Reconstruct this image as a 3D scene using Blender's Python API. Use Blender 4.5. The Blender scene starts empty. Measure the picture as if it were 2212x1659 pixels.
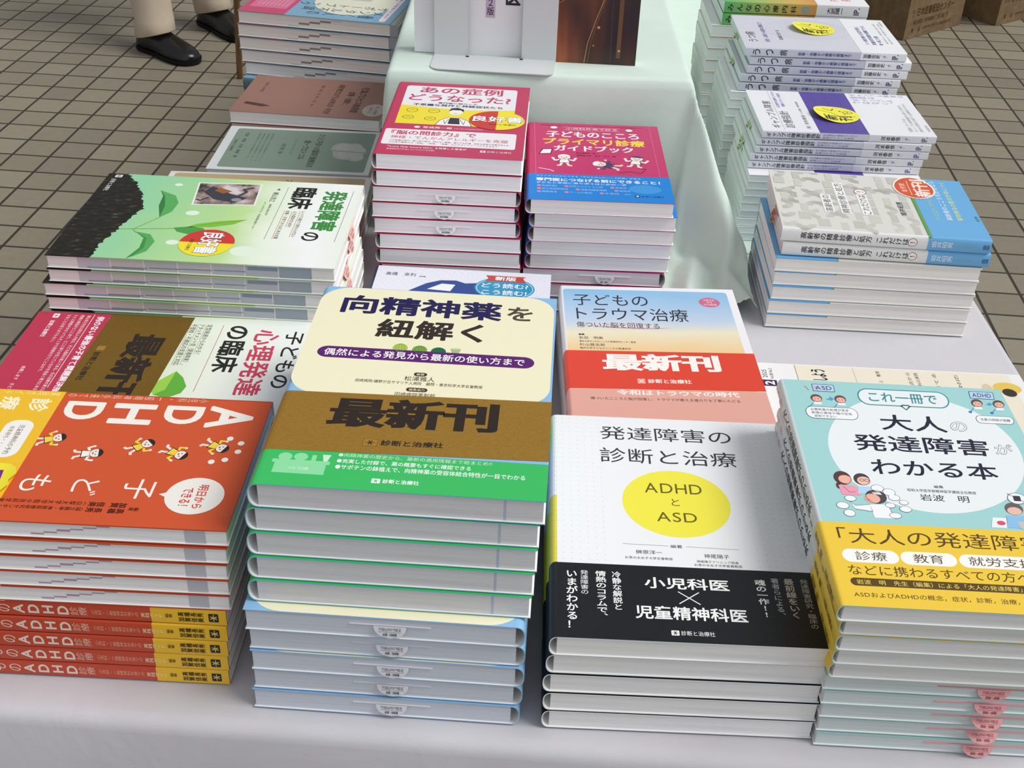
import bpy, math, random
from mathutils import Matrix, Vector
from mathutils.geometry import delaunay_2d_cdt
random.seed(7)
PI = math.pi
S = bpy.context.scene
COL = S.collection

# ------------------------------------------------------------------ camera
CAM_H = 1.36882
cd = bpy.data.cameras.new('camera'); cam = bpy.data.objects.new('camera', cd); COL.objects.link(cam)
cd.sensor_fit = 'HORIZONTAL'; cd.sensor_width = 36.0; cd.lens = 36.0 * 2538.7 / 2212.0
cd.clip_start = 0.02; cd.clip_end = 100
_p, _r = 0.59144, 0.03914
_c, _s, _cr, _sr = math.cos(_p), math.sin(_p), math.cos(_r), math.sin(_r)
_right = Vector((_cr, _s * _sr, _c * _sr)); _down = Vector((_sr, -_s * _cr, -_c * _cr)); _fwd = Vector((0, _c, -_s))
cam.matrix_world = Matrix(((_right.x, -_down.x, -_fwd.x, 0), (_right.y, -_down.y, -_fwd.y, 0), (_right.z, -_down.z, -_fwd.z, CAM_H), (0, 0, 0, 1)))
S.camera = cam

# ------------------------------------------------------------------ light
S.view_settings.view_transform = 'Standard'; S.view_settings.look = 'None'
S.view_settings.exposure = -0.10; S.view_settings.gamma = 1.0; S.view_settings.use_curve_mapping = False
W = bpy.data.worlds.new('sky'); S.world = W; W.use_nodes = True
nt = W.node_tree; nt.nodes.clear()
o_ = nt.nodes.new('ShaderNodeOutputWorld'); bg = nt.nodes.new('ShaderNodeBackground')
tc = nt.nodes.new('ShaderNodeTexCoord')
mx = nt.nodes.new('ShaderNodeVectorMath'); mx.operation = 'DOT_PRODUCT'; mx.inputs[1].default_value = (0.30, -0.52, 0.06)
ma_ = nt.nodes.new('ShaderNodeMath'); ma_.operation = 'ADD'; ma_.inputs[1].default_value = 0.5
rp = nt.nodes.new('ShaderNodeValToRGB')
rp.color_ramp.elements[0].position = 0.0; rp.color_ramp.elements[0].color = (0.30, 0.30, 0.31, 1)
rp.color_ramp.elements[1].position = 1.0; rp.color_ramp.elements[1].color = (0.97, 1.0, 1.10, 1)
nt.links.new(tc.outputs['Generated'], mx.inputs[0]); nt.links.new(mx.outputs['Value'], ma_.inputs[0]); nt.links.new(ma_.outputs[0], rp.inputs[0]); nt.links.new(rp.outputs[0], bg.inputs['Color'])
bg.inputs['Strength'].default_value = 0.68
nt.links.new(bg.outputs[0], o_.inputs[0])
sl = bpy.data.lights.new('daylight', 'SUN'); sun = bpy.data.objects.new('daylight', sl); COL.objects.link(sun)
sl.energy = 2.65; sl.angle = math.radians(32); sl.color = (1.0, 0.985, 0.965)
sun.rotation_euler = Vector((0.60, -0.10, 0.79)).to_track_quat('Z', 'Y').to_euler()

# ------------------------------------------------------------------ materials
def lin(h):
    h = h.lstrip('#'); h = ''.join(c * 2 for c in h) if len(h) == 3 else h; out = []
    for i in (0, 2, 4):
        c = int(h[i:i + 2], 16) / 255.0
        out.append(c / 12.92 if c <= 0.04045 else ((c + 0.055) / 1.055) ** 2.4)
    return out + [1.0]
MATS = {}
def newmat(name):
    m = bpy.data.materials.new(name); m.use_nodes = True
    n = m.node_tree.nodes; return m, n, m.node_tree.links, n['Principled BSDF']
def mat(h, kind='ink'):
    k = h + kind
    if k in MATS: return MATS[k]
    m, n, L, b = newmat(kind + '_' + h.lstrip('#'))
    col = lin(h); b.inputs['Base Color'].default_value = col
    no = n.new('ShaderNodeTexNoise'); no.inputs['Scale'].default_value = 90; no.inputs['Detail'].default_value = 2
    t = n.new('ShaderNodeTexCoord'); L.new(t.outputs['Object'], no.inputs['Vector'])
    mr = n.new('ShaderNodeMapRange'); L.new(no.outputs['Fac'], mr.inputs[0])
    lo, hi = {'ink': (.34, .44), 'matte': (.55, .7), 'gold': (.30, .42), 'card': (.8, .9), 'leather': (.16, .32), 'steel': (.38, .5)}[kind]
    mr.inputs[3].default_value = lo; mr.inputs[4].default_value = hi
    L.new(mr.outputs[0], b.inputs['Roughness'])
    b.inputs['Specular IOR Level'].default_value = {'ink': .45, 'matte': .3, 'card': .15, 'leather': .5}.get(kind, .5)
    if kind == 'gold': b.inputs['Metallic'].default_value = .5
    if kind == 'gold':
        n2 = n.new('ShaderNodeTexNoise'); n2.inputs['Scale'].default_value = 900
        mi = n.new('ShaderNodeMix'); mi.data_type = 'RGBA'; L.new(t.outputs['Object'], n2.inputs['Vector'])
        L.new(n2.outputs['Fac'], mi.inputs[0]); mi.inputs[6].default_value = [c * .75 for c in col[:3]] + [1]; mi.inputs[7].default_value = [min(1, c * 1.25) for c in col[:3]] + [1]
        L.new(mi.outputs[2], b.inputs['Base Color'])
    MATS[k] = m; return m
def page_mat(h):
    k = h + 'page'
    if k in MATS: return MATS[k]
    m, n, L, b = newmat('pages_' + h.lstrip('#'))
    t = n.new('ShaderNodeTexCoord'); mp = n.new('ShaderNodeMapping'); mp.inputs['Scale'].default_value = (4, 4, 1500)
    no = n.new('ShaderNodeTexNoise'); no.inputs['Scale'].default_value = 1; no.inputs['Detail'].default_value = 3
    mp2 = n.new('ShaderNodeMapping'); mp2.inputs['Scale'].default_value = (7, 7, 380)
    n2 = n.new('ShaderNodeTexNoise'); n2.inputs['Scale'].default_value = 1; n2.inputs['Detail'].default_value = 1
    L.new(t.outputs['Object'], mp.inputs[0]); L.new(mp.outputs[0], no.inputs['Vector'])
    L.new(t.outputs['Object'], mp2.inputs[0]); L.new(mp2.outputs[0], n2.inputs['Vector'])
    ad = n.new('ShaderNodeMath'); ad.operation = 'ADD'; L.new(no.outputs['Fac'], ad.inputs[0]); L.new(n2.outputs['Fac'], ad.inputs[1])
    cr = n.new('ShaderNodeValToRGB'); c = lin(h)
    cr.color_ramp.elements[0].position = .62; cr.color_ramp.elements[0].color = [x * .87 for x in c[:3]] + [1]
    cr.color_ramp.elements[1].position = 1.15; cr.color_ramp.elements[1].color = [min(1, x * 1.06) for x in c[:3]] + [1]
    hv = n.new('ShaderNodeMath'); hv.operation = 'MULTIPLY'; hv.inputs[1].default_value = 1.0
    L.new(ad.outputs[0], hv.inputs[0]); L.new(hv.outputs[0], cr.inputs[0]); L.new(cr.outputs[0], b.inputs['Base Color'])
    bp = n.new('ShaderNodeBump'); bp.inputs['Strength'].default_value = .25; bp.inputs['Distance'].default_value = .0003
    L.new(no.outputs['Fac'], bp.inputs['Height']); L.new(bp.outputs[0], b.inputs['Normal'])
    b.inputs['Roughness'].default_value = .75; b.inputs['Specular IOR Level'].default_value = .2
    MATS[k] = m; return m
def ramp_mat(name, axis, stops, noise=0.0, nscale=12, rough=.38):
    """printed picture: colours along one object axis (0 x, 1 y), optionally swirled by noise"""
    if name in MATS: return MATS[name]
    m, n, L, b = newmat(name)
    t = n.new('ShaderNodeTexCoord'); sp = n.new('ShaderNodeSeparateXYZ'); L.new(t.outputs['Object'], sp.inputs[0])
    a0, a1 = stops[0][0], stops[-1][0]
    mr = n.new('ShaderNodeMapRange'); L.new(sp.outputs[axis], mr.inputs[0]); mr.inputs[1].default_value = a0; mr.inputs[2].default_value = a1; 
    cr = n.new('ShaderNodeValToRGB'); fac = mr.outputs[0]
    if noise:
        no = n.new('ShaderNodeTexNoise'); no.inputs['Scale'].default_value = nscale; no.inputs['Detail'].default_value = 3
        L.new(t.outputs['Object'], no.inputs['Vector'])
        ma = n.new('ShaderNodeMath'); ma.operation = 'MULTIPLY_ADD'; L.new(no.outputs['Fac'], ma.inputs[0]); ma.inputs[1].default_value = noise; ma.inputs[2].default_value = -noise / 2
        ad = n.new('ShaderNodeMath'); ad.operation = 'ADD'; L.new(fac, ad.inputs[0]); L.new(ma.outputs[0], ad.inputs[1]); fac = ad.outputs[0]
    L.new(fac, cr.inputs[0]); e = cr.color_ramp.elements
    while len(e) < len(stops): e.new(.5)
    for i, (p, h) in enumerate(stops):
        e[i].position = (p - a0) / (a1 - a0); e[i].color = lin(h)
    L.new(cr.outputs[0], b.inputs['Base Color']); b.inputs['Roughness'].default_value = rough
    MATS[name] = m; return m
def blob_mat(name, base, c1, c2, scale, rough=.4, p0=.4, p1=.65, stretch=(1, 1, 1)):
    if name in MATS: return MATS[name]
    m, n, L, b = newmat(name)
    t = n.new('ShaderNodeTexCoord'); mp = n.new('ShaderNodeMapping'); mp.inputs['Scale'].default_value = stretch
    no = n.new('ShaderNodeTexNoise'); no.inputs['Scale'].default_value = scale; no.inputs['Detail'].default_value = 6
    L.new(t.outputs['Object'], mp.inputs[0]); L.new(mp.outputs[0], no.inputs['Vector'])
    cr = n.new('ShaderNodeValToRGB'); L.new(no.outputs['Fac'], cr.inputs[0]); e = cr.color_ramp.elements
    e[0].position = p0; e[0].color = lin(base); e[1].position = p1; e[1].color = lin(c2); x = e.new((p0 + p1) / 2); x.color = lin(c1)
    L.new(cr.outputs[0], b.inputs['Base Color']); b.inputs['Roughness'].default_value = rough
    MATS[name] = m; return m
def cloth_mat(name, h, weave=1400, amp=.3):
    if name in MATS: return MATS[name]
    m, n, L, b = newmat(name); c = lin(h)
    t = n.new('ShaderNodeTexCoord')
    no = n.new('ShaderNodeTexNoise'); no.inputs['Scale'].default_value = weave; no.inputs['Detail'].default_value = 2; L.new(t.outputs['Object'], no.inputs['Vector'])
    n2 = n.new('ShaderNodeTexNoise'); n2.inputs['Scale'].default_value = 9; n2.inputs['Detail'].default_value = 5; n2.inputs['Distortion'].default_value = .6; L.new(t.outputs['Object'], n2.inputs['Vector'])
    cr = n.new('ShaderNodeValToRGB'); L.new(n2.outputs['Fac'], cr.inputs[0])
    cr.color_ramp.elements[0].position = .3; cr.color_ramp.elements[0].color = [x * .94 for x in c[:3]] + [1]
    cr.color_ramp.elements[1].position = .7; cr.color_ramp.elements[1].color = c
    L.new(cr.outputs[0], b.inputs['Base Color'])
    b1 = n.new('ShaderNodeBump'); b1.inputs['Strength'].default_value = .12; b1.inputs['Distance'].default_value = .0004; L.new(no.outputs['Fac'], b1.inputs['Height'])
    b2 = n.new('ShaderNodeBump'); b2.inputs['Strength'].default_value = amp; b2.inputs['Distance'].default_value = .01; L.new(n2.outputs['Fac'], b2.inputs['Height'])
    L.new(b1.outputs[0], b2.inputs['Normal']); L.new(b2.outputs[0], b.inputs['Normal'])
    b.inputs['Roughness'].default_value = .85; b.inputs['Specular IOR Level'].default_value = .15
    b.inputs['Sheen Weight'].default_value = .1
    MATS[name] = m; return m

# ------------------------------------------------------------------ mesh helpers
class MB:
    def __init__(s): s.v = []; s.f = []; s.m = []; s.mats = []
    def mi(s, m):
        if m not in s.mats: s.mats.append(m)
        return s.mats.index(m)
    def add(s, vs, fs, m):
        o = len(s.v); k = s.mi(m); s.v += [tuple(p) for p in vs]
        for f in fs: s.f.append([i + o for i in f]); s.m.append(k)
    def box(s, x0, y0, z0, x1, y1, z1, m):
        s.add([(x0, y0, z0), (x1, y0, z0), (x1, y1, z0), (x0, y1, z0), (x0, y0, z1), (x1, y0, z1), (x1, y1, z1), (x0, y1, z1)],
              [(0, 3, 2, 1), (4, 5, 6, 7), (0, 1, 5, 4), (1, 2, 6, 5), (2, 3, 7, 6), (3, 0, 4, 7)], m)
    def loft(s, rings, m, cap=True):
        n = len(rings[0]); vs = [p for r in rings for p in r]; fs = []
        for i in range(len(rings) - 1):
            for j in range(n): fs.append((i * n + j, i * n + (j + 1) % n, (i + 1) * n + (j + 1) % n, (i + 1) * n + j))
        if cap: fs.append(tuple(range(n))[::-1]); fs.append(tuple(range((len(rings) - 1) * n, len(rings) * n)))
        s.add(vs, fs, m)
    def mesh(s, name, smooth=False):
        me = bpy.data.meshes.new(name); me.from_pydata(s.v, [], s.f)
        for m in s.mats: me.materials.append(m)
        me.polygons.foreach_set('material_index', s.m)
        if smooth: me.polygons.foreach_set('use_smooth', [True] * len(s.f))
        me.update(); return me
def link(name, me, parent=None):
    o = bpy.data.objects.new(name, me); COL.objects.link(o)
    if parent: o.parent = parent
    return o
def thing(name, label, cat, loc, rz=0.0, group=None):
    o = bpy.data.objects.new(name, None); COL.objects.link(o); o.empty_display_size = .02
    o.location = loc; o.rotation_euler = (0, 0, rz); tag(o, label, cat, group); return o
def tag(o, label, cat, group=None):
    o['label'] = label; o['category'] = cat
    if group: o['group'] = group
    return o

# ------------------------------------------------------------------ printing: shapes and lettering laid out in millimetres
GL = {}
def union(vs, fs):
    """one flat outline out of overlapping flat faces"""
    def ccw(f): return f if sum(vs[i][0] * vs[j][1] - vs[j][0] * vs[i][1] for i, j in zip(f, f[1:] + f[:1])) > 0 else f[::-1]
    fs = [ccw(tuple(f)) for f in fs]; fs = [f for f in fs if abs(sum(vs[i][0] * vs[j][1] - vs[j][0] * vs[i][1] for i, j in zip(f, f[1:] + f[:1]))) > 1e-7]
    v2, _, f2, _, _, fo = delaunay_2d_cdt([Vector(v) for v in vs], [], fs, 1, 1e-5)
    return [(v.x, v.y) for v in v2], [tuple(f) for f, o in zip(f2, fo) if o]
def glyph(ch, bold):
    bold = round(max(0, bold if bold >= .012 else 0), 4); k = (ch, bold)
    if k in GL: return GL[k]
    if bold:
        vs, fs, adv = glyph(ch, 0); vs = list(vs); cnt = {}; fs2 = list(fs)
        for f in fs:
            for a, b in zip(f, f[1:] + f[:1]): e = (min(a, b), max(a, b)); cnt[e] = cnt.get(e, 0) + 1
        for (a, b), c in cnt.items():
            if c > 1: continue
            (x0, y0), (x1, y1) = vs[a], vs[b]; d = math.hypot(x1 - x0, y1 - y0)
            if d < 1e-5: continue
            ux, uy = (x1 - x0) / d * bold, (y1 - y0) / d * bold; o = len(vs); q = .5 if bold > .03 else 1
            vs += [(x0 - uy - .55 * ux, y0 + ux * q - .55 * uy), (x0 + uy - .55 * ux, y0 - ux * q - .55 * uy), (x1 + uy + .55 * ux, y1 - ux * q + .55 * uy), (x1 - uy + .55 * ux, y1 + ux * q + .55 * uy)]; fs2.append((o, o + 1, o + 2, o + 3))
        vs, fs2 = union(vs, fs2); GL[k] = (vs, fs2, adv); return GL[k]
    c = bpy.data.curves.new('g', 'FONT'); c.body = ch; c.size = 1; c.resolution_u = 5 if ord(ch) < 0x3100 else 3
    o = bpy.data.objects.new('g', c); COL.objects.link(o)
    dg = bpy.context.evaluated_depsgraph_get(); dg.update(); me = o.evaluated_get(dg).to_mesh()
    vs = [(v.co.x, v.co.y) for v in me.vertices]; fs = [tuple(p.vertices) for p in me.polygons]
    o.evaluated_get(dg).to_mesh_clear(); bpy.data.objects.remove(o); bpy.data.curves.remove(c)
    adv = 1.0 if ord(ch) > 0x2E7F else (.3 if ch == ' ' else (max(v[0] for v in vs) + .07 if vs else .4))
    GL[k] = (vs, fs, adv); return GL[k]
ROT = set('ー（）「」『』～〜…')
class Art:
    def __init__(s): s.p = []; s.q = 0; s.last = None
    def _a(s, vs, fs, col, l, inc=True):
        if inc: s.q += 1
        s.p.append((vs, fs, col, l + s.q * .05))
    def poly(s, pts, col, l=1): s._a(pts, [tuple(range(len(pts)))], col, l, len(pts) > 6)
    def rect(s, x0, y0, x1, y1, col, l=1): s.q += 1; s.poly([(x0, y0), (x1, y0), (x1, y1), (x0, y1)], col, l)
    def rrect(s, x0, y0, x1, y1, r, col, l=1):
        pts = []
        for cx, cy, a in ((x1 - r, y1 - r, 0), (x0 + r, y1 - r, 90), (x0 + r, y0 + r, 180), (x1 - r, y0 + r, 270)):
            for i in range(9):
                t = math.radians(a + i * 11.25); pts.append((cx + r * math.cos(t), cy + r * math.sin(t)))
        s.poly(pts, col, l)
    def ell(s, cx, cy, rx, ry, col, l=1, rot=0, n=40, a0=0, a1=360):
        c, q = math.cos(math.radians(rot)), math.sin(math.radians(rot)); pts = []
        for i in range(n + (a1 - a0 < 360)):
            t = math.radians(a0 + (a1 - a0) * i / n); x, y = rx * math.cos(t), ry * math.sin(t); pts.append((cx + x * c - y * q, cy + x * q + y * c))
        s.poly(pts, col, l)
    def line(s, pts, w, col, l=3, close=False):
        if close: pts = list(pts) + [pts[0]]
        vs, fs = [], []
        for (x0, y0), (x1, y1) in zip(pts, pts[1:]):
            d = math.hypot(x1 - x0, y1 - y0)
            if d < 1e-6: continue
            nx, ny = -(y1 - y0) / d * w / 2, (x1 - x0) / d * w / 2; ex, ey = (x1 - x0) / d * w / 3, (y1 - y0) / d * w / 3; o = len(vs)
            vs += [(x0 + nx - ex, y0 + ny - ey), (x0 - nx - ex, y0 - ny - ey), (x1 - nx + ex, y1 - ny + ey), (x1 + nx + ex, y1 + ny + ey)]; fs.append((o, o + 1, o + 2, o + 3))
        if len(fs) > 1: vs, fs = union(vs, fs)
        if fs: s._a(vs, fs, col, l)
    def oval(s, cx, cy, rx, ry, w, col, l=3, rot=0, n=28):
        c, q = math.cos(math.radians(rot)), math.sin(math.radians(rot))
        s.line([(cx + rx * math.cos(t) * c - ry * math.sin(t) * q, cy + rx * math.cos(t) * q + ry * math.sin(t) * c) for t in [2 * PI * i / n for i in range(n)]], w, col, l, True)
    def T(s, t, x0, y0, x1, y1, col, bold=0.0, l=4, slope=0.0):
        run = []; pen = 0
        for ch in t:
            if ch == '　': pen += 1.0; continue
            vs, fs, adv = glyph(ch, bold); run.append(([(x + pen, y) for x, y in vs], fs)); pen += adv
        s._fit(run, x0, y0, x1, y1, col, l, slope)
    def V(s, t, x0, y0, x1, y1, col, bold=0.0, l=4):
        run = []; pen = 0
        for ch in t:
            if ch in ' 　': pen -= .6; continue
            vs, fs, adv = glyph(ch, bold)
            if ch in ROT: vs = [(y + .12, -x + .88) for x, y in vs]
            elif ch in '、。': vs = [(x + .6, y + .55) for x, y in vs]
            elif adv < 1: vs = [(x + .5 - adv / 2, y) for x, y in vs]
            run.append(([(x, y + pen) for x, y in vs], fs)); pen -= 1.0
        s._fit(run, x0, y0, x1, y1, col, l, 0)
    def _fit(s, run, x0, y0, x1, y1, col, l, slope):
        al = [p for vs, _ in run for p in vs]; s.q += 1
        if not al: return
        a, b = min(p[0] for p in al), max(p[0] for p in al); c, d = min(p[1] for p in al), max(p[1] for p in al)
        kx = (x1 - x0) / max(b - a, 1e-6); ky = (y1 - y0) / max(d - c, 1e-6)
        for vs, fs in run:
            q = [(x0 + (x - a) * kx, y0 + (y - c) * ky) for x, y in vs]
            s._a([(x, y + slope * (x - x0)) for x, y in q], fs, col, l, False)
    def logo(s, x0, y0, x1, y1, bgc, fg, l=3):
        s.rrect(x0, y0, x1, y1, (y1 - y0) * .12, bgc, l); cx, cy = (x0 + x1) / 2, (y0 + y1) / 2; w, h = x1 - x0, y1 - y0
        s.line([(x0 + .12 * w, cy), (x1 - .12 * w, cy)], h * .08, fg, l + 1)
        s.line([(cx - .14 * w, cy - .3 * h), (cx, cy), (cx - .14 * w, cy + .3 * h)], h * .12, fg, l + 1); s.line([(cx + .14 * w, cy - .3 * h), (cx, cy), (cx + .14 * w, cy + .3 * h)], h * .12, fg, l + 1)
    def remap(s, M):
        if M:
            f = lambda x, y: ((M[0] * x + M[1] * y + M[2]) / (M[6] * x + M[7] * y + 1), (M[3] * x + M[4] * y + M[5]) / (M[6] * x + M[7] * y + 1))
            s.p = [([f(x, y) for x, y in vs], fs, c, l) for vs, fs, c, l in s.p]
    def sliced(s, axis, step):
        """cut every shape into strips so that it can bend"""
        out = []
        for vs, fs, col, l in s.p:
            nv, nf = [], []
            for f in fs:
                P = [vs[i] for i in f]; lo, hi = min(p[axis] for p in P), max(p[axis] for p in P); k = math.floor(lo / step)
                while k * step < hi:
                    Q = P
                    for lim, sg in ((k * step, 1), ((k + 1) * step, -1)):
                        R = []
                        for a, b in zip(Q, Q[1:] + Q[:1]):
                            da, db = sg * (a[axis] - lim), sg * (b[axis] - lim)
                            if da >= 0: R.append(a)
                            if da * db < 0: t = da / (da - db); R.append((a[0] + (b[0] - a[0]) * t, a[1] + (b[1] - a[1]) * t))
                        Q = R
                        if len(Q) < 3: break
                    if len(Q) >= 3: o = len(nv); nv += Q; nf.append(tuple(range(o, o + len(Q))))
                    k += 1
            out.append((nv, nf, col, l))
        s.p = out; return s
    def emit(s, mb, fn, kind='ink', kx=1.0, ky=1.0, eps=2.5e-5):
        for vs, fs, col, l in s.p:
            m = col if not isinstance(col, str) else mat(col, kind)
            mb.add([fn(x * kx, y * ky, l * eps) for x, y in vs], fs, m)
def person_art(a, x, y, r, shirt, hair='#2a2320', skin='#f3e3d6', rot=0, ln='#2b2320'):
    """a little line drawing of a child, head up along +y"""
    c, q = math.cos(math.radians(rot)), math.sin(math.radians(rot))
    f = lambda u, v: (x + r * (u * c - v * q), y + r * (u * q + v * c))
    a.poly([f(-.55, -.7), f(.55, -.7), f(.8, -2.0), f(-.8, -2.0)], shirt, 2); a.line([f(-.55, -.7), f(-.8, -2.0), f(.8, -2.0), f(.55, -.7)], r * .12, ln, 3)
    for k in (-1, 1):
        a.line([f(.5 * k, -.9), f(1.3 * k, -1.2), f(1.6 * k, -.5)], r * .34, shirt, 2); a.ell(*f(1.6 * k, -.4), r * .22, r * .22, skin, 3)
        a.line([f(.35 * k, -2.0), f(.6 * k, -2.9), f(.95 * k, -3.0)], r * .38, skin, 2)
    cx, cy = f(0, 0); a.ell(cx, cy, r, r * .92, ln, 3); a.ell(*f(0, -.05), r * .9, r * .82, skin, 4)
    a.poly([f(math.cos(t) * .95, math.sin(t) * .95) for t in [math.radians(d) for d in range(20, 165, 12)]], hair, 5)
    for k in (-1, 1): a.ell(*f(.35 * k, -.1), r * .09, r * .12, ln, 5, n=10)
    a.ell(*f(0, -.45), r * .2, r * .12, '#b5473a', 5, n=14)

# ------------------------------------------------------------------ books
def arc(b, T0, T1, n=12, e=2.4):
    if b < .0028: n, e = 20, 7.0
    pts = []
    for i in range(n + 1):
        t = -PI / 2 + PI * i / n; c, s_ = math.cos(t), math.sin(t)
        pts.append((b * (1 - abs(c) ** (2 / e)), (T0 + T1) / 2 + (T1 - T0) / 2 * math.copysign(abs(s_) ** (2 / e), s_)))
    return pts
def shell(mb, W_, y0, y1, z0, z1, b, off, th, cuts, colfn, skew=0.0, kind='ink', inner='#efefec', rim=True):
    """a sheet wrapped round the spine: back, spine, front; local x 0..W_ from the spine; colours from colfn(side, y)"""
    outer = [(W_, z0)] + [(x - off, z) for x, z in arc(b, z0, z1)] + [(W_, z1)]
    inn = [(W_, z0 + th)] + [(x - off + th, z) for x, z in arc(b, z0 + th, z1 - th)] + [(W_, z1 - th)]
    n = len(outer); ys = sorted(set([y0, y1] + [c for c in cuts if y0 < c < y1]))
    mi = mat(inner, 'matte')
    P = lambda p, y: (p[0] - 0, y + skew * p[0], p[1])
    for ya, yb in zip(ys, ys[1:]):
        ym = (ya + yb) / 2
        for i in range(n - 1):
            side = 'back' if i == 0 else ('front' if i == n - 2 else 'spine')
            cm = colfn(side, ym); cm = cm if not isinstance(cm, str) else mat(cm, kind)
            mb.add([P(outer[i], ya), P(outer[i + 1], ya), P(outer[i + 1], yb), P(outer[i], yb)], [(0, 3, 2, 1)], cm)
            mb.add([P(inn[i], ya), P(inn[i + 1], ya), P(inn[i + 1], yb), P(inn[i], yb)], [(0, 1, 2, 3)], mi)
        for i in (0, n - 1):
            cm = colfn('back' if i == 0 else 'front', ym); cm = (cm if not isinstance(cm, str) else mat(cm, kind)) if rim else mi
            mb.add([P(outer[i], ya), P(inn[i], ya), P(inn[i], yb), P(outer[i], yb)], [(0, 1, 2, 3)], cm)
    for y in (y0, y1):
        for i in range(n - 1):
            cm = colfn('edge', y); cm = cm if not isinstance(cm, str) else mat(cm, kind)
            mb.add([P(outer[i], y), P(outer[i + 1], y), P(inn[i + 1], y), P(inn[i], y)], [(0, 1, 2, 3)], cm)
KINDS = {}
def kind(name, **k): KINDS[name] = k
def spine_fn(k, off=0.0):
    W_, D, T = k['W'], k['D'], k['T']; pts = arc(k['b'], .0004, T - .0006)
    def f(p, q, e):
        z = min(max(.0004 + p / k['st'] * (T - .001), .0005), T - .0007); x = 0
        for (xa, za), (xb, zb) in zip(pts, pts[1:]):
            if za <= z <= zb: x = xa + (xb - xa) * (z - za) / max(zb - za, 1e-9); break
        return (x - off - e - 2e-5 - W_ / 2, q / 1000 - D / 2, z)
    return f
def centre(me, W_, D):
    me.transform(Matrix.Translation((-W_ / 2, -D / 2, 0)))
def parts(name, full):
    k = KINDS[name]; key = ('full' if full else 'lite')
    if key in k: return k[key]
    W_, D, T = k['W'], k['D'], k['T']; aw, ah = k.get('aw', W_ * 1000), k.get('ah', D * 1000); kx, ky = W_ * 1000 / aw, D * 1000 / ah
    bands = k['bands']; sb = k.get('spine', bands); bb = k.get('back', sb)
    def colfn(side, y):
        v = (y) / D * ah
        for v0, v1, c in (bands if side in ('front', 'edge') else sb if side == 'spine' else bb):
            if v0 <= v <= v1: return c
        return bands[-1][2]
    cuts = [v / ah * D for b_ in (bands, sb, bb) for v0, v1, _ in b_ for v in (v0, v1)]
    th = k.get('th', .0006); mb = MB(); shell(mb, W_, 0, D, .0004, T - .0006, k['b'], 0, th, cuts, colfn)
    mb.v = [(x - W_ / 2, y - D / 2, z) for x, y, z in mb.v]
    zt = T - .0006
    if full and 'art' in k:
        a = Art(); k['art'](a); a.remap(k.get('remap')); a.emit(mb, lambda u, v, e: (u / 1000 - W_ / 2, v / 1000 - D / 2, zt + e + 1e-5), 'ink', kx, ky)
    if 'sart' in k and (full or k.get('sall')):
        a = Art(); k['sart'](a); a.sliced(0, 1.0).emit(mb, spine_fn(k), 'ink', 1, ky)
    out = [('cover', mb.mesh('cover'))]
    pg = MB(); pm = page_mat(k.get('page', '#e4e2de')); hm = page_mat(k.get('head', k.get('page', '#e4e2de'))); ins = k.get('inset', .0012)
    x0, x1, ya, yb, z0, z1 = k['b'] * 1.0 - W_ / 2, W_ / 2 - ins, -D / 2 + ins, D / 2 - ins, .0004 + th, T - .0006 - th
    V8 = [(x0, ya, z0), (x1, ya, z0), (x1, yb, z0), (x0, yb, z0), (x0, ya, z1), (x1, ya, z1), (x1, yb, z1), (x0, yb, z1)]
    pg.add(V8, [(0, 3, 2, 1), (4, 5, 6, 7), (0, 1, 5, 4), (1, 2, 6, 5), (3, 0, 4, 7)], pm); pg.add(V8, [(2, 3, 7, 6)], hm)
    for mi_, (v0, v1, q0, q1, c) in enumerate(k.get('marks', [])):      # index marks on the fore-edge
        dx_ = 4e-5 + mi_ * 1e-5
        ma, mb_, mc, md = v0 / 1000 * ky - D / 2, v1 / 1000 * ky - D / 2, z0 + q0 * (z1 - z0), z0 + q1 * (z1 - z0)
        pg.add([(x1 + dx_, ma, mc), (x1 + dx_, mb_, mc), (x1 + dx_, mb_, md), (x1 + dx_, ma, md)], [(0, 1, 2, 3)], mat(c, 'matte'))
    for u0, u1, q0, q1, c in k.get('tmarks', []):     # marks on the bottom page edge
        ma, mb_, mc, md = u0 / 1000 - W_ / 2, u1 / 1000 - W_ / 2, z0 + q0 * (z1 - z0), z0 + q1 * (z1 - z0)
        pg.add([(ma, ya - 4e-5, mc), (mb_, ya - 4e-5, mc), (mb_, ya - 4e-5, md), (ma, ya - 4e-5, md)], [(0, 1, 2, 3)], mat(c, 'matte'))
    out.append(('page_block', pg.mesh('page_block')))
    for i, (v0, v1, c, fn, skew, mk, sfn, lite) in enumerate(k.get('obi', [])):
        if not full and not lite: continue
        ob = MB(); off = .00018 * (i + 1); zz0, zz1 = .0004 - off, T - .0006 + off
        shell(ob, W_ + off, v0 / ah * D, v1 / ah * D, zz0, zz1, k['b'], off, .00012, [], lambda s_, y: c, skew, mk)
        ob.v = [(x - W_ / 2, y - D / 2, z) for x, y, z in ob.v]
        if fn and full:
            a = Art(); fn(a); a.remap(k.get('remap')); a.emit(ob, lambda u, v, e: (u / 1000 - W_ / 2, v / 1000 - D / 2 + skew * u / 1000, zz1 + e + 1e-5), 'ink', kx, ky, 1.5e-5)
        if sfn and (full or k.get('sall')):
            a = Art(); sfn(a); a.sliced(0, 1.0).emit(ob, spine_fn(k, off + 2e-5), 'ink', 1, ky)
        out.append(('paper_band', ob.mesh('paper_band')))
    if full:
        for fn in k.get('stick', []):
            out.append(('sticker', fn(k, zt, kx, ky)))
    k[key] = out; return out
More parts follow.
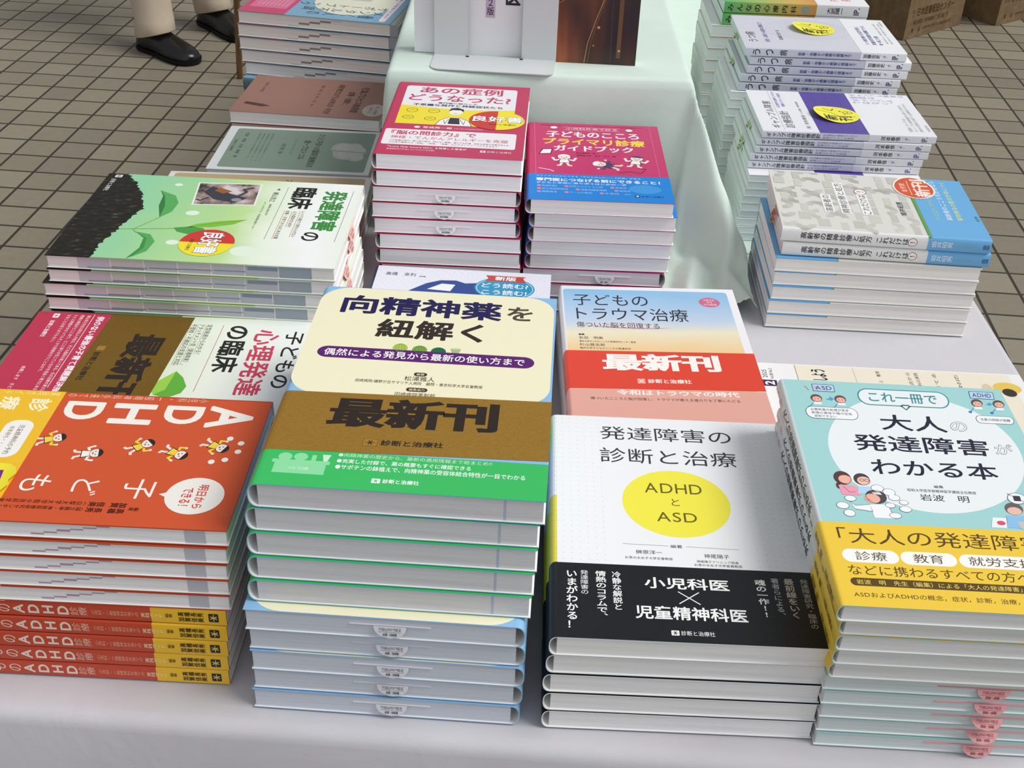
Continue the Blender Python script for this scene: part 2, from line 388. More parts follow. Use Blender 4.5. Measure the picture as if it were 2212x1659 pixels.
def slip_mesh(k, col, line1, line2, w=.0135, du=0.0, droop=1.0, zf=.62, ink='#6a6a6a', edge=.055):
    """order slip sticking out at the head of a book and folding down over the page edge"""
    mb = MB(); D, T = k['D'], k['T']; y0 = D / 2 - .0006; zc = T * zf; r = w; m = mat(col, 'matte')
    mb.box(du - edge / 2, y0 - .004, zc - .0002, du + edge / 2, y0 + .0004, zc + .0002, m)
    N = 14; fr = []
    def pt(p, q):        # p across, q down from the fold
        a = min(q / r, 1) * 1.15 * droop
        return (du + p, y0 + .0008 + .0022 * math.sin(a) * (1.2 - .3 * droop) + (1 - droop) * q * .8, zc - q * (.35 + .65 * droop) * .85)
    rows = []
    for j in range(7):
        q = r * j / 6; hw = r * math.sqrt(max(0, 1 - (j / 6.0) ** 2)) if j < 6 else r * .08
        rows.append([pt(-hw + 2 * hw * i / N, q) for i in range(N + 1)])
    vs = [p for r_ in rows for p in r_]; fs = []
    for j in range(6):
        for i in range(N): a = j * (N + 1) + i; fs.append((a, a + 1, a + N + 2, a + N + 1))
    mb.add(vs, fs, m)
    a = Art(); k1 = r * 1000
    a.T(line1, -k1 * .68, k1 * .10, k1 * .68, k1 * .38, ink, .01); a.T(line2, -k1 * .42, k1 * .52, k1 * .42, k1 * .78, ink, .02); a.line([(-k1 * .7, k1 * .45), (k1 * .7, k1 * .45)], k1 * .02, ink, 3)
    def f(u, v, e):
        x, y, z = pt(u / 1000, v / 1000); return (x, y + 8e-5 + e, z)
    a.emit(mb, f, 'matte'); return mb.mesh('order_slip')
ORD = ['topmost', 'second', 'third', 'fourth', 'fifth', 'sixth', 'seventh', 'eighth', 'ninth', 'tenth', 'eleventh', 'twelfth', 'thirteenth', 'fourteenth', 'fifteenth', 'sixteenth', 'seventeenth']
ANG = {'r0': 0, 'r180': 180, 'cw': -90, 'ccw': 90}
def place(kd, full, x, y, z, th, orient, label, group=None, cat='book', name='book', slips=()):
    k = KINDS[kd]
    r = thing(name, label, cat, (x, y, z), math.radians(th + ANG[orient]), group)
    ps = parts(kd, True)[:1] + parts(kd, False)[1:] if full == 'cover' else parts(kd, full)
    for nm, me in ps: link(nm, me, r)
    for sm in slips: link('order_slip', sm, r)
    return r
TZ = 0.7012
def stack(kd, ztop, n, rows, desc, look, group, full_top=True, cat='book', name='book', slipfn=None, printed=()):
    """rows: (x, y, angle, orient) top first; extra books repeat the last row"""
    t = (ztop - TZ) / n; KINDS[kd]['T'] = t
    for i in range(n):
        x, y, th, o = rows[min(i, len(rows) - 1)]
        if i >= len(rows): x += random.uniform(-.0015, .0015); y += random.uniform(-.0015, .0015); th += random.uniform(-.6, .6)
        lk = look[o] if isinstance(look, dict) else look
        lab = KINDS[kd]['toplabel'] if i == 0 else '%s from the top of the %s, %s' % (ORD[i], desc, lk)
        place(kd, (i == 0 and full_top) or ('cover' if i in printed else False), x, y, TZ + (n - 1 - i) * t, th, o, lab, group if n > 1 else None, cat, name, slipfn(i, o) if slipfn else ())

# ------------------------------------------------------------------ cover designs (millimetres from the cover's own bottom left corner)
PUB = '診断と治療社'
def art_center(a):
    a.rrect(2, 104, 185.5, 256.5, 23, '#f4efcb', 1)
    a.T('向精神薬', 20, 217, 145, 245, '#1c1850', .03, slope=-.005); a.T('を', 149, 219, 169, 240, '#4b4437', .02)
    a.T('紐解く', 52, 183, 133, 211, '#2f2620', .03)
    a.rrect(14, 151.5, 173, 167, 7.7, '#5b1c6c', 2); a.T('偶然による発見から最新の使い方まで', 19, 154.5, 166, 164, '#ffffff', .012)
    for cx, cy, rx, ry, c, c2 in ((73.5, 169.5, 5.6, 6.5, '#a9c94e', '#7fa03a'), (88, 168.5, 5.6, 6, '#7aa645', '#4f7c33'), (102, 167.5, 5.6, 6, '#1f6e4c', '#124a35')):
        a.ell(cx, cy, rx, ry, c, 1)
        for d in (-.6, -.2, .2, .6): a.oval(cx, cy, abs(d) * rx, ry * .95, .35, c2, 2, n=14)
    a.poly([(110.5, 172.5), (118.5, 172.5), (116, 163), (113, 163)], '#a9bd86', 1); a.ell(114.5, 172.5, 4, 1.2, '#c4d4a0', 2)
    a.rrect(88, 133, 97.5, 137.8, 2.3, '#4a2d2c', 2); a.T('編著', 90, 134, 95.5, 136.8, '#f4efcb'); a.T('松浦雅人', 82, 126.5, 103.5, 132.5, '#1f1c1c')
    a.T('田崎病院/嬉野が丘サマリヤ人病院　顧問・東京科学大学名誉教授', 48, 121.5, 138, 125.5, '#3a3532')
    a.rrect(85, 113, 100, 118, 2.4, '#4a2d2c', 2); a.T('編集協力', 87, 114, 98, 117, '#f4efcb'); a.T('田崎病院薬剤部', 78, 106, 106, 111.5, '#3a3532')
def art_gold(a):
    a.T('最新刊', 37, 65, 152, 100, '#2a2019', .05); a.rrect(65, 44, 75, 52.5, 1, '#7d5c1e', 1); a.rrect(65.5, 44.5, 74.5, 52, .8, '#a37a2a', 2); a.logo(66, 45, 74, 51.5, '#a37a2a', '#2a2019', 3)
    a.T(PUB, 77, 45.5, 118, 51.5, '#2a2019', .02)
def art_greenobi(a):
    g = '#8fe0a4'; a.rect(13, 13, 46, 23.5, g, 1); a.rect(11, 23.5, 48, 27, g, 1); a.ell(18.5, 30, 4.5, 4, g, 1); a.ell(28.5, 30.5, 4.5, 4, g, 1); a.rect(35.5, 27, 38.5, 33, g, 1); a.poly([(42, 34), (47.5, 34), (46, 27), (43.5, 27)], '#c8f2d2', 1)
    a.T('バルプロ酸', 22.5, 17, 35.5, 20, '#e6fbea', l=3)
    a.T('●向精神薬の歴史から、最新の適用情報まで総まとめ!!', 52, 33, 151, 37, '#d5f5dc', .01)
    a.T('●充実した付録で、薬の概要もすぐに確認できる', 52, 26.5, 138, 31, '#f2fff4', .012); a.T('●サボテンの鉢植えで、向精神薬の受容体結合特性が一目でわかる', 52, 20, 173, 25, '#f2fff4', .012)
    a.logo(77, 8, 82.5, 12.6, '#f6fff7', '#3cbf63'); a.T(PUB, 84, 8.3, 107, 12.6, '#f6fff7', .02)
kind('center', W=.190, D=.257, aw=187, ah=257, b=.0065, bands=[(0, 257, '#8fc0e6')], art=art_center, back=[(0, 40, '#3cbf63'), (40, 257, '#8fc0e6')], page='#d2d2d2', head='#ccd1d9',
     obi=[(0, 38, '#3cbf63', art_greenobi, 0, 'ink', None, True), (36.5, 105, '#b88c38', art_gold, 0.025, 'gold', None, False)], st=19.8, tmarks=[(163.5, 165.3, 0, 1, '#b3bccd')],
     toplabel='cream and blue hardback with wide gold band, topmost of the large front pile')
def art_third(a):
    for u in list(range(4, 42, 6)) + list(range(150, 188, 6)):
        for v in range(78, 254, 6): a.ell(u, v, .45, .45, '#cfd4d6', 1, n=6)
    a.T('発達障害の', 41, 225, 148, 243.5, '#33373b'); a.T('診断と治療', 40, 194, 149, 213.5, '#33373b')
    a.ell(96, 146, 41, 40, '#f3ea4a', 1, n=64); a.T('ADHD', 73, 157.5, 117, 169.5, '#6d5f1f', -.01); a.T('と', 92.5, 142.5, 98.5, 151, '#6d5f1f'); a.T('ASD', 80, 123.5, 110, 134.5, '#6d5f1f', -.01)
    a.line([(53, 96.5), (86, 96)], .35, '#8a8d90'); a.line([(99, 96), (137, 95)], .35, '#8a8d90'); a.T('編著', 87.5, 94, 96, 97.5, '#4a4d50', .01)
    a.T('榊原洋一', 62, 86, 81, 90.5, '#4a4d50'); a.T('お茶の水女子大学名誉教授', 54, 80.5, 88, 83.3, '#5a5d60'); a.T('神尾陽子', 111, 84.5, 129, 89, '#4a4d50')
    a.T('神尾陽子クリニック院長', 105, 79.3, 135, 82, '#5a5d60'); a.T('お茶の水女子大学客員教授', 103, 75.5, 137, 78.3, '#5a5d60')
def art_black(a):
    w = '#f4f4f2'
    for u in list(range(4, 50, 6)) + list(range(150, 188, 6)):
        for v in range(4, 72, 6): a.ell(u, v, .4, .4, '#2d2f32', 1, n=6)
    a.V('いまがわかる！', 11.5, 9, 19.5, 65, w, .02); a.V('発達障害の', 21.5, 42, 27, 66, w, .01); a.V('情熱のコラムで、', 32, 22, 39.5, 66, w, .015); a.V('冷静な解説と', 43.5, 28, 50, 66, w, .015)
    a.T('小児科医', 66, 50.5, 125, 62, w, .02); a.line([(89, 36.5), (103, 48)], .8, w); a.line([(89, 48), (103, 36.5)], .8, w); a.T('児童精神科医', 58, 20.5, 134, 33.5, w, .02)
    a.V('魂の一作!!', 143.5, 27, 151, 64, '#e4e4e0', .02); a.V('著者らによる、', 155, 30, 160.5, 66, '#c9c9c5', .01); a.V('最前線をいく', 164, 27, 171, 66, '#b9b6a8', .015); a.V('発達障害研究・臨床の', 175.5, 18, 181, 66, '#b5b3a8', .01)
    a.logo(81, 6, 86.3, 10.6, '#f4f4f2', '#15171a'); a.T(PUB, 87.5, 6.3, 110, 10.6, w, .01)
kind('third', W=.192, D=.257, aw=189, ah=257, b=.0055, bands=[(0, 257, '#eff1f1')], spine=[(0, 74, '#15171a'), (74, 150, '#e8d944'), (150, 257, '#eff1f1')], art=art_third, page='#e8e7e4',
     obi=[(0, 73.5, '#15171a', art_black, 0, 'ink', None, True)], st=18.4, toplabel='white book with yellow circle and black paper band, topmost of its front pile')
def art_adult(a):
    a.ell(105, 180, 80.5, 67, '#eef3f2', 1, n=72)
    dk = '#1f2337'
    a.T('大人', 74, 206, 129, 224, dk, .012); a.T('の', 132, 208, 146, 219.5, '#8d9095', .03, 4); a.T('の', 132.6, 208.6, 145.4, 218.9, '#f4f6f6', -.005, 5)
    a.T('発達障害', 47, 181, 159, 200, dk, .012); a.T('が', 164, 184, 179, 196, '#8d9095', .03, 4); a.T('が', 164.6, 184.6, 178.4, 195.4, '#f4f6f6', -.005, 5); a.T('わかる本', 56, 154, 161, 172.5, dk, .012)
    a.T('編集', 104, 141.5, 112, 144.8, '#33363a'); a.T('昭和大学医学部精神医学講座主任教授', 81, 136.3, 138, 139.7, '#4a4d52'); a.T('岩波　明', 90, 126.5, 130.5, 134, '#26282d')
    a.rrect(61, 234, 137, 253, 9, '#2f8f96', 2); a.poly([(94, 235), (104, 235), (99, 229.5)], '#2f8f96', 2); a.rrect(62, 235, 136, 252, 8.2, '#eef3f2', 3); a.poly([(95.5, 236), (102.5, 236), (99, 231)], '#eef3f2', 3); a.T('これ一冊で', 70, 238, 127, 249, '#2f8f96', .012, 5)
    for t, x0, x1, y0, y1 in (('ASD', 25, 42.5, 247.5, 255), ('ADHD', 156, 175.5, 247.5, 255)):
        a.rrect(x0 - .5, y0 - .5, x1 + .5, y1 + .5, 1, '#2d3b55', 2); a.rrect(x0, y0, x1, y1, .8, '#b9d6ef', 3); a.T(t, x0 + 2, y0 + 1.6, x1 - 2, y1 - 1.6, '#22304a', .01, 5)
    for x, y, hr in ((25.5, 239, '#7a5148'), (45.5, 239, '#7a5148'), (160, 242, '#5f5654'), (178, 242, '#6a5a52')):
        a.ell(x, y, 4.6, 4.2, hr, 2); a.ell(x + .3, y - .9, 3.7, 2.9, '#f0b9a3', 3); a.poly([(x - 2.6, y - 4), (x + 2.8, y - 4), (x + 3.6, y - 7), (x - 3.4, y - 7)], '#f4f6f6', 2)
        a.oval(x, y, 4.6, 4.2, .3, '#4a3a3a', 6); a.line([(x - 1.8, y - .8), (x - .8, y - .8)], .4, '#4a3a3a', 6); a.line([(x + 1, y - .8), (x + 2, y - .8)], .4, '#4a3a3a', 6)
        a.line([(x - 4, y - 6), (x - 7, y - 10)], .6, '#2d7fc4'); a.ell(x - 7.5, y - 10.5, 1.5, 1.3, '#2d7fc4', 3)
    for x in (19, 27, 34): a.line([(x + 2, y + 6), (x, y + 9)], .3, '#4a5560'); a.ell(x, y + 10, 1.2, 1, '#e5a0b6', 3, n=10)
    a.poly([(33, 238), (37, 240), (37, 241.5), (40.5, 239), (37, 236.5), (37, 238)], '#4aa0dc', 3); a.poly([(167, 241), (170, 242.5), (170, 243.5), (173, 241.5), (170, 239.5), (170, 240.5)], '#4aa0dc', 3)
    a.rrect(13.5, 215.5, 57, 229.5, 6.5, '#5a6066', 2); a.rrect(14, 216, 56.5, 229, 6, '#f6f8f8', 3); a.T('必要刺激の処理が苦手', 18, 224.5, 50, 227.5, '#3a3d42', .01, 5); a.T('表情の意味や場の空気', 18, 220.8, 52, 223.6, '#3a3d42', .01, 5); a.T('認知できない', 20, 217.2, 38, 219.9, '#3a3d42', .01, 5)
    a.rrect(155.5, 219, 187, 228, 4, '#5a6066', 2); a.rrect(156, 219.4, 186.5, 227.6, 3.7, '#f6f8f8', 3); a.T('注意の持続が困難', 159, 221.8, 184, 225, '#3a3d42', .01, 5)
    a.ell(29, 148, 7, 7.5, '#5b3a3c', 2); a.ell(24, 139, 2, 3.5, '#5b3a3c', 2); a.ell(31, 146.5, 5.6, 4.8, '#f3b7a2', 3); a.poly([(24, 140), (38, 140), (41, 129), (25, 129)], '#f3a0b4', 2); a.line([(28, 138), (32, 132), (37, 133)], .4, '#8a4a5a')
    a.ell(45, 147.5, 6.5, 6.5, '#4c4343', 2); a.ell(46.5, 145.8, 5.6, 4.8, '#f3c7b2', 3); a.oval(44.8, 146.5, 1.8, 1.5, .4, '#35333a', 5, n=12); a.oval(49, 146.5, 1.8, 1.5, .4, '#35333a', 5, n=12); a.poly([(40, 139.5), (51, 139.5), (54, 131), (39, 131)], '#b9dcf0', 2)
    a.oval(29, 148, 7, 7.5, .35, '#3a2c2e', 6); a.oval(45, 147.5, 6.5, 6.5, .35, '#3a3232', 6); a.oval(53, 128, 8.5, 7.5, .4, '#3a3232', 6); a.poly([(50, 133), (57, 133.5), (58.5, 130.5), (52, 131)], '#e9e4e4', 5)
    a.ell(53, 128, 8.5, 7.5, '#54484a', 2); a.ell(49.5, 126, 6.5, 5.4, '#f3b7a2', 3); a.ell(46, 124.5, 1.8, 1, '#ee8f86', 4, n=12); a.poly([(46, 119), (61, 120), (64, 104), (47, 104)], '#f6f8f8', 2); a.poly([(46, 119), (34, 117), (30, 121), (33, 113), (47, 111)], '#f6f8f8', 2); a.line([(46, 119), (34, 117), (30, 121)], .4, '#55595e'); a.line([(47, 111), (33, 113)], .4, '#55595e'); a.line([(61, 120), (64, 104)], .4, '#55595e')
    for x, y, rx, ry in ((31, 125, 5, 3.4), (23, 116.5, 5.4, 4), (27, 108, 5, 4), (56, 138, 5.4, 4.2), (65, 134, 5.4, 4.2), (68, 128, 5, 3.6), (75, 123, 4, 2.8), (63, 119, 4.4, 3), (75, 115.5, 5.2, 3.6), (65, 107.5, 5.2, 3.4)):
        a.ell(x, y, rx, ry, '#4d5358', 2, n=20); a.ell(x, y, rx - .4, ry - .4, '#f6f8f8', 3, n=20)
    a.ell(171, 134, 8, 6.5, '#4d5358', 2); a.ell(171, 134, 7.5, 6, '#f4f6f6', 3); a.rrect(168, 131, 174, 137, 1, '#3a3d42', 4); a.line([(164, 139), (178, 129)], .5, '#3a3d42', 5)
    a.ell(166, 122, 7.5, 7, '#6a5f5e', 2); a.ell(166, 119.5, 6, 4.4, '#f0c0b0', 3); a.poly([(158, 114), (174, 114), (178, 100), (156, 100)], '#8fc3ea', 2); a.poly([(166, 108), (182, 106), (180, 98), (168, 99)], '#cfc6b8', 3); a.poly([(146, 111), (158, 111), (156, 99.5), (143, 99.5)], '#f7f4f2', 2); a.ell(152, 105, 3.5, 2.5, '#d9566f', 3)
def art_yobi(a):
    br = '#5b451b'
    a.T('「大人の発達障害', 12, 73.5, 184, 91, br, .008)
    for x0, x1, t, u0, u1 in ((11, 58, '診療', 22, 48), (59.5, 106, '教育', 70, 95), (108, 178, '就労支援', 116, 171)):
        a.rrect(x0, 52, x1, 67, 7.4, '#fbfaf4', 1); a.T(t, u0, 54.6, u1, 64.6, br, .005)
    a.T('などに携わるすべての方へ', 13, 37.5, 164, 49, br, .006); a.rrect(12, 25.3, 187, 34.3, 4.4, br, 1); a.T('岩波　明　先生（編集）による「大人の発達障害」徹底解説', 17, 27, 182, 32.6, '#f5dc6a', .01)
    a.T('ASDおよびADHDの概念，症状，診断，治療，その対応', 12, 12.3, 180, 18.3, br)
def sart_adult(a):
    a.V('大人の発達障害がわかる本', 2.6, 98, 12.0, 222, '#2a2d33', .025); a.V('これ一冊で', 4.5, 228, 10, 254, '#d98f95', .01)
def sart_yobi(a): a.V('岩波　明', 4, 52, 10, 77, '#5b451b'); a.V('診断と治療社', 4.5, 12, 9.5, 40, '#5b451b')
kind('adult', remap=(.791200, -.0023275, 2.51629, .00046599, .784184, -1.42918, -4.55e-6, -8.36122e-4), W=.179, D=.258, aw=187, ah=258, b=.004, bands=[(0, 258, '#a5d6d4')], spine=[(0, 258, '#d9dedc')], art=art_adult, page='#dcdcda', head='#ccd6d4', st=14.5, sall=True, sart=sart_adult,
     obi=[(0, 81.3, '#f3cd42', art_yobi, 0, 'ink', sart_yobi, True)], toplabel='teal book with pale oval and yellow paper band, topmost of the right front pile')
def art_trauma(a):
    a.rrect(4, 30, 178, 250, 4, ramp_mat('printed_dawn_sky', 1, [(-.03, '#eec08a'), (.0, '#f2cf96'), (.035, '#eee6c6'), (.06, '#c3d3e6'), (.115, '#93c2e4')], .25, 9), 1)
    a.T('子どもの', 14, 216, 92, 239, '#23212b', .008); a.T('トラウマ治療', 16, 187, 131, 212, '#23212b', .008)
    a.poly([(14, 176), (40, 172.5), (70, 170.5), (95, 171), (113, 175), (98, 174), (70, 173.5), (40, 175)], '#d9a3c4', 1); a.T('傷ついた脳を回復する', 15, 172, 99, 182.5, '#2c2a38', .005)
    a.ell(157, 228, 11, 10, '#cf6d8d', 2); a.T('治療手技', 151, 231, 163, 234.5, '#fbe9ee', .01); a.T('参考', 154, 226.5, 160, 230, '#fbe9ee', .01); a.T('Web動画', 150.5, 221.5, 164, 225.5, '#fbe9ee', .01)
    a.T('編集', 16, 156.5, 22, 159.8, '#2c2a38', .02); a.T('友田　明美', 16, 149.5, 40, 154.5, '#2c2a38', .01); a.T('福井大学子どものこころの発達研究センター教授', 16, 143.5, 72, 147, '#3c3a48')
    a.T('杉山登志郎', 16, 136.5, 41, 141.5, '#2c2a38', .01); a.T('福井大学子どものこころの発達研究', 16, 131, 66, 134.5, '#3c3a48')
def art_redband(a):
    a.T('最新刊', 36, 93, 150, 123, '#fff6ee', .05); a.rrect(67, 71, 74.5, 79.5, .8, '#f29a88', 2); a.line([(68.5, 72.5), (73, 78)], .8, '#fff', 3); a.line([(68.5, 78), (73, 72.5)], .8, '#fff', 3); a.T(PUB, 77, 72, 118, 79, '#fff6ee', .02)
def art_pinkobi(a): a.T('令和はトラウマの時代', 46, 52.5, 160, 61, '#fff8f2', .02); a.T('傷ついたこころと脳が回復し、トラウマが癒える道のりを丁寧にたどる', 21, 44, 159, 48.5, '#4a2a2a', .005)
kind('trauma', W=.186, D=.257, b=.004, bands=[(0, 257, '#f0f0f2')], art=art_trauma, st=19.6, obi=[(0, 62.5, '#e6ab9b', art_pinkobi, 0, 'ink', None, True), (62, 127.5, '#e2452f', art_redband, 0.008, 'ink', None, False)],
     toplabel='sky-coloured book with red paper band, behind the white book with yellow circle')
def art_red(a):
    c = '#f6efe4'
    a.T('A', 10, 167, 38, 201, c, .03); a.T('D', 12, 134, 35, 163, c, .03); a.T('H', 12, 95, 38, 127, c, .03); a.T('D', 12, 59, 35, 88, c, .03)
    a.V('小児科・一般精神科外来での', 2.2, 56, 6.6, 163, '#f3c6a8', .005)
    for u, v in ((58, 66), (74, 98), (60, 131), (72, 158), (62, 185)): person_art(a, u, v + 2, 5.2, '#f3d23c' if v != 98 else '#f6efe4', rot=random.choice((-25, 10, 20, 40)))
    for u, v in ((55, 199), (65, 199), (75, 192), (78, 183), (50, 190)): a.ell(u, v, 2.6, 2.4, '#f6efe4', 2, n=16)
    a.T('子', 101, 131, 122, 152, c, .01); a.T('ど', 104, 96, 121, 114, c, .01); a.T('も', 101, 60, 119, 80, c, .01)
    a.ell(116, 181, 19.5, 20, '#f0ece4', 2, n=48); a.poly([(112, 165), (120, 164), (116, 156.5)], '#f0ece4', 1); a.T('明日から', 104, 181.5, 129, 188.5, '#d8432e', .02); a.T('できる！', 108, 172, 127, 179.5, '#d8432e', .02)
    k = '#4a1710'; a.V('編著', 131, 141, 134.5, 148, k, .01); a.V('高橋　長秀', 133, 113, 138, 139, k, .015); a.V('加賀　佳美', 127, 113, 132, 139, k, .015); a.V('（国立精神・神経医療研究センター病院）', 133.5, 45, 137, 111, k, .01); a.V('（山梨大学大学院小児科学講座）', 127.5, 45, 131, 111, k, .01)
def art_redobi(a):
    c = '#fff4cf'; a.T('診', 11, 31, 28, 47, c, .02); a.T('療', 10, 9, 27, 24, c, .02); a.V('実践ガイド', 2.2, 6, 6.6, 50, '#fde9b0', .005)
    a.rrect(39, 24, 84, 45, 9, '#f4f1ea', 1); a.T('児童精神科の予約', 45, 34.5, 80, 39, '#6b5a3c', .005); a.T('半年待ち・・・', 47, 28, 72, 32, '#6b5a3c', .005)
def stick_new(k, zt, kx, ky):
    mb = MB(); a = Art(); zz = zt + .0006
    a.poly([(88, 18), (92, 46), (97, 52), (104, 55), (111, 52), (116, 54), (126, 49), (131, 44), (128, 20), (108, 14)], '#f4e83a', 0)
    a.poly([(98, 18), (99, 44), (112, 46), (111, 18)], '#7b2a86', 1); a.poly([(114, 18), (115, 46), (128, 43), (127, 18)], '#8c2f98', 1); a.T('最', 99, 24, 110.5, 36, '#fff', .03, 3); a.T('新', 115.5, 28, 126.5, 42, '#fff', .03, 3)
    W_, D = k['W'], k['D']; a.sliced(1, 3).emit(mb, lambda u, v, e: (u / 1000 - W_ / 2, v / 1000 - D / 2, zz + e + .0025 * max(0, (v - 35) / 20) ** 2), 'ink', kx, ky); return mb.mesh('sticker')
def sart_red(a):
    c = '#f2dccb'; a.V('子どもの', 3.5, 152, 12, 196, c, .005); a.V('ADHD', 2.8, 111, 12.4, 150, c, .03); a.V('診療', 3.5, 98, 12, 110, '#eec3aa', .005); a.V('小児科・一般精神科外来での', 5, 62, 10, 95, '#f0b394')
def sart_redobi(a): a.V('実践ガイド', 5, 45, 10, 60, '#fff3c0'); a.V('編著', 6, 38, 10, 43, '#3a2c10'); a.V('高橋長秀', 8, 16, 12.5, 34, '#3a2c10', .02); a.V('加賀佳美', 2.6, 16, 7.2, 34, '#3a2c10', .02); a.logo(3.5, 5.5, 12, 12.5, '#23211f', '#e8d070', 1)
rm = []
for i_ in range(6): rm.append((124 - i_ * 9, 133 - i_ * 9, .82 - .14 * i_, .92 - .14 * i_ - (.0 if i_ != 3 else -.06), '#b79aac'))
kind('red', th=.0011, W=.150, D=.211, b=.0025, bands=[(0, 211, '#d0562f')], art=art_red, page='#eceae8', st=15.1, sall=True, sart=sart_red, marks=rm + [(182, 196, .0, 1, '#bfc0c6')], spine=[(0, 211, '#c9472a')],
     obi=[(0, 53, '#f1bf2c', art_redobi, 0, 'ink', sart_redobi, True)], stick=[stick_new], toplabel='orange-red book with white letters and yellow band, topmost of the left front pile')
def sticker_oval(k, zt, kx, ky, cx, cy, ru, rv, split, t0, lift=.0012):
    """oval good-book label: red and yellow halves, white outlined lettering along u"""
    mb = MB(); a = Art(); W_, D = k['W'], k['D']
    a.ell(cx, cy, ru, rv, '#f4e230', 0, n=48)
    if split == 'u': a.poly([(cx + ru * math.cos(t), cy + rv * math.sin(t)) for t in [PI / 2 + PI * i / 24 for i in range(25)]], '#cf3a30', 1)
    if split == 'v': a.poly([(cx + ru * math.cos(t), cy + rv * math.sin(t)) for t in [PI * i / 24 for i in range(25)]], '#cf3a30', 1)
    x0, y0, x1, y1 = t0; a.T('良好書', x0 - .6, y0 - .6, x1 + .6, y1 + .6, '#23201c', .05, 2); a.T('良好書', x0, y0, x1, y1, '#ffffff', .02, 4); a.T('診断と治療社', x0 + (x1 - x0) * .35, y0 - rv * .32, x1 - (x1 - x0) * .12, y0 - rv * .17, '#3a2d1a', .01, 3)
    a.emit(mb, lambda u, v, e: (u / 1000 - W_ / 2, v / 1000 - D / 2, zt + .0004 + e), 'ink', kx, ky); return mb.mesh('sticker')
def art_green(a):
    a.rect(0, 0, 182, 258, ramp_mat('printed_leaf_green', 1, [(-.09, '#93d2a4'), (-.03, '#a6d798'), (.02, '#bfe095'), (.06, '#e9f3dd'), (.1, '#f6f8f6'), (.129, '#eef5e6')], .35, 14), 1)
    pts = [(0, 0), (0, 20)]; xs = [(0, 20), (20, 34), (47, 48), (79, 57), (116, 49), (150, 42), (182, 41)]
    for (xa, ya), (xb, yb) in zip(xs, xs[1:]):
        for i in range(12): pts.append((xa + (xb - xa) * i / 12, ya + (yb - ya) * i / 12 + random.uniform(-2.2, 2.2)))
    pts += [(182, 41), (182, 0)]; soil = blob_mat('printed_soil', '#14130d', '#211f15', '#55523a', 230, .45, .42, .75, (1, .45, 1))
    for p, q in zip(pts[1:-1], pts[2:-1]): a.poly([(p[0], 0), p, q, (q[0], 0)], soil, 2)
    a.logo(3, 8, 9, 15, '#f4f4ee', '#23281d'); a.T(PUB, 13, 6.5, 42, 11.5, '#e9ebe2')
    g1, g2 = '#3c8f47', '#2f7d3e'
    a.line([(124, 50), (121, 75), (118, 97), (114, 108)], 1.6, '#7bb04a', 2); a.line([(122, 62), (96, 78)], 1.3, '#7bb04a', 2); a.line([(122, 60), (130, 66)], 1.2, '#7bb04a', 2)
    a.poly([(96, 78), (70, 70), (48, 68), (35, 62), (46, 80), (62, 87), (82, 86)], g2, 3); a.poly([(96, 78), (70, 76), (48, 70), (35, 62), (46, 80), (62, 87), (82, 86)], '#57ab5c', 4)
    a.poly([(128, 65), (140, 76), (160, 78), (182, 72), (166, 86), (146, 88), (132, 80)], g1, 3); a.poly([(128, 65), (140, 79), (160, 82), (178, 76), (166, 86), (146, 88), (132, 80)], '#55aa58', 4)
    a.poly([(116, 97), (112, 112), (114, 124), (121, 129), (129, 116), (124, 102)], '#4a9e4c', 3); a.poly([(114, 108), (106, 116), (98, 135), (92, 160), (103, 150), (111, 132)], '#7fbf3a', 3); a.line([(114, 108), (105, 128), (92, 160)], .5, '#4a8f2a', 4)
    for u, v, r in ((20, 76, 4), (83, 106, 6.5), (146, 104, 6), (157, 172, 13), (60, 30, .1)): a.ell(u, v, r * .8, r, '#e4f3de', 2, n=24)
    a.poly([(12, 94), (65, 100), (60, 161), (9, 158)], '#e9efe2', 2); a.poly([(14, 96), (63, 101.5), (58, 159), (11, 156)], blob_mat('printed_picture', '#2c2b33', '#a58f86', '#d8cdd2', 42, .4, .38, .62), 3)
    a.poly([(20, 110), (34, 104), (50, 118), (56, 140), (44, 150), (36, 132), (30, 124)], '#3a3b44', 4); a.poly([(22, 118), (30, 114), (36, 124), (30, 132)], '#9a5c2c', 5); a.line([(40, 140), (30, 146), (24, 142), (20, 150)], 3, '#3b3c45', 4); a.line([(46, 112), (54, 106), (52, 102)], 2.6, '#3b3c45', 4); a.ell(49, 140, 4, 5, '#8f9097', 5)
    a.T('発達障害', 18, 222, 108, 246, '#3b8d3c', .03); a.T('の', 112, 217, 130, 233, '#1c1f1c', .02); a.T('臨床', 13, 191, 63, 215, '#1c1f1c', .03)
    a.line([(16, 250), (130, 249)], .4, '#5a5f58'); a.line([(14, 184.5), (131, 184.5)], .4, '#5a5f58')
    for x0, y0, x1, y1, t in ((68, 207.5, 124, 211.5, 'レッテル貼りで終わらせない'), (69, 200, 103, 204, 'よき成長のための'), (68, 192.5, 129, 196.5, '診断・子育てからはじめる支援')): a.T(t, x0, y0, x1, y1, '#33382f', .005); a.line([(x0, y0 - 1.2), (x1, y0 - 1.2)], .5, '#e0813c')
    a.T('横山浩之', 27, 172, 50, 178, '#2c312a'); a.T('福島県立医科大学', 55, 174, 80, 176.5, '#4a5046'); a.T('ふくしま子ども・女性医療支援センター', 50, 168, 112, 170.5, '#4a5046'); a.poly([(17, 176), (22, 178), (22, 174)], g1, 3)
gm = [(0, 0, 0, 0, '#000000')]
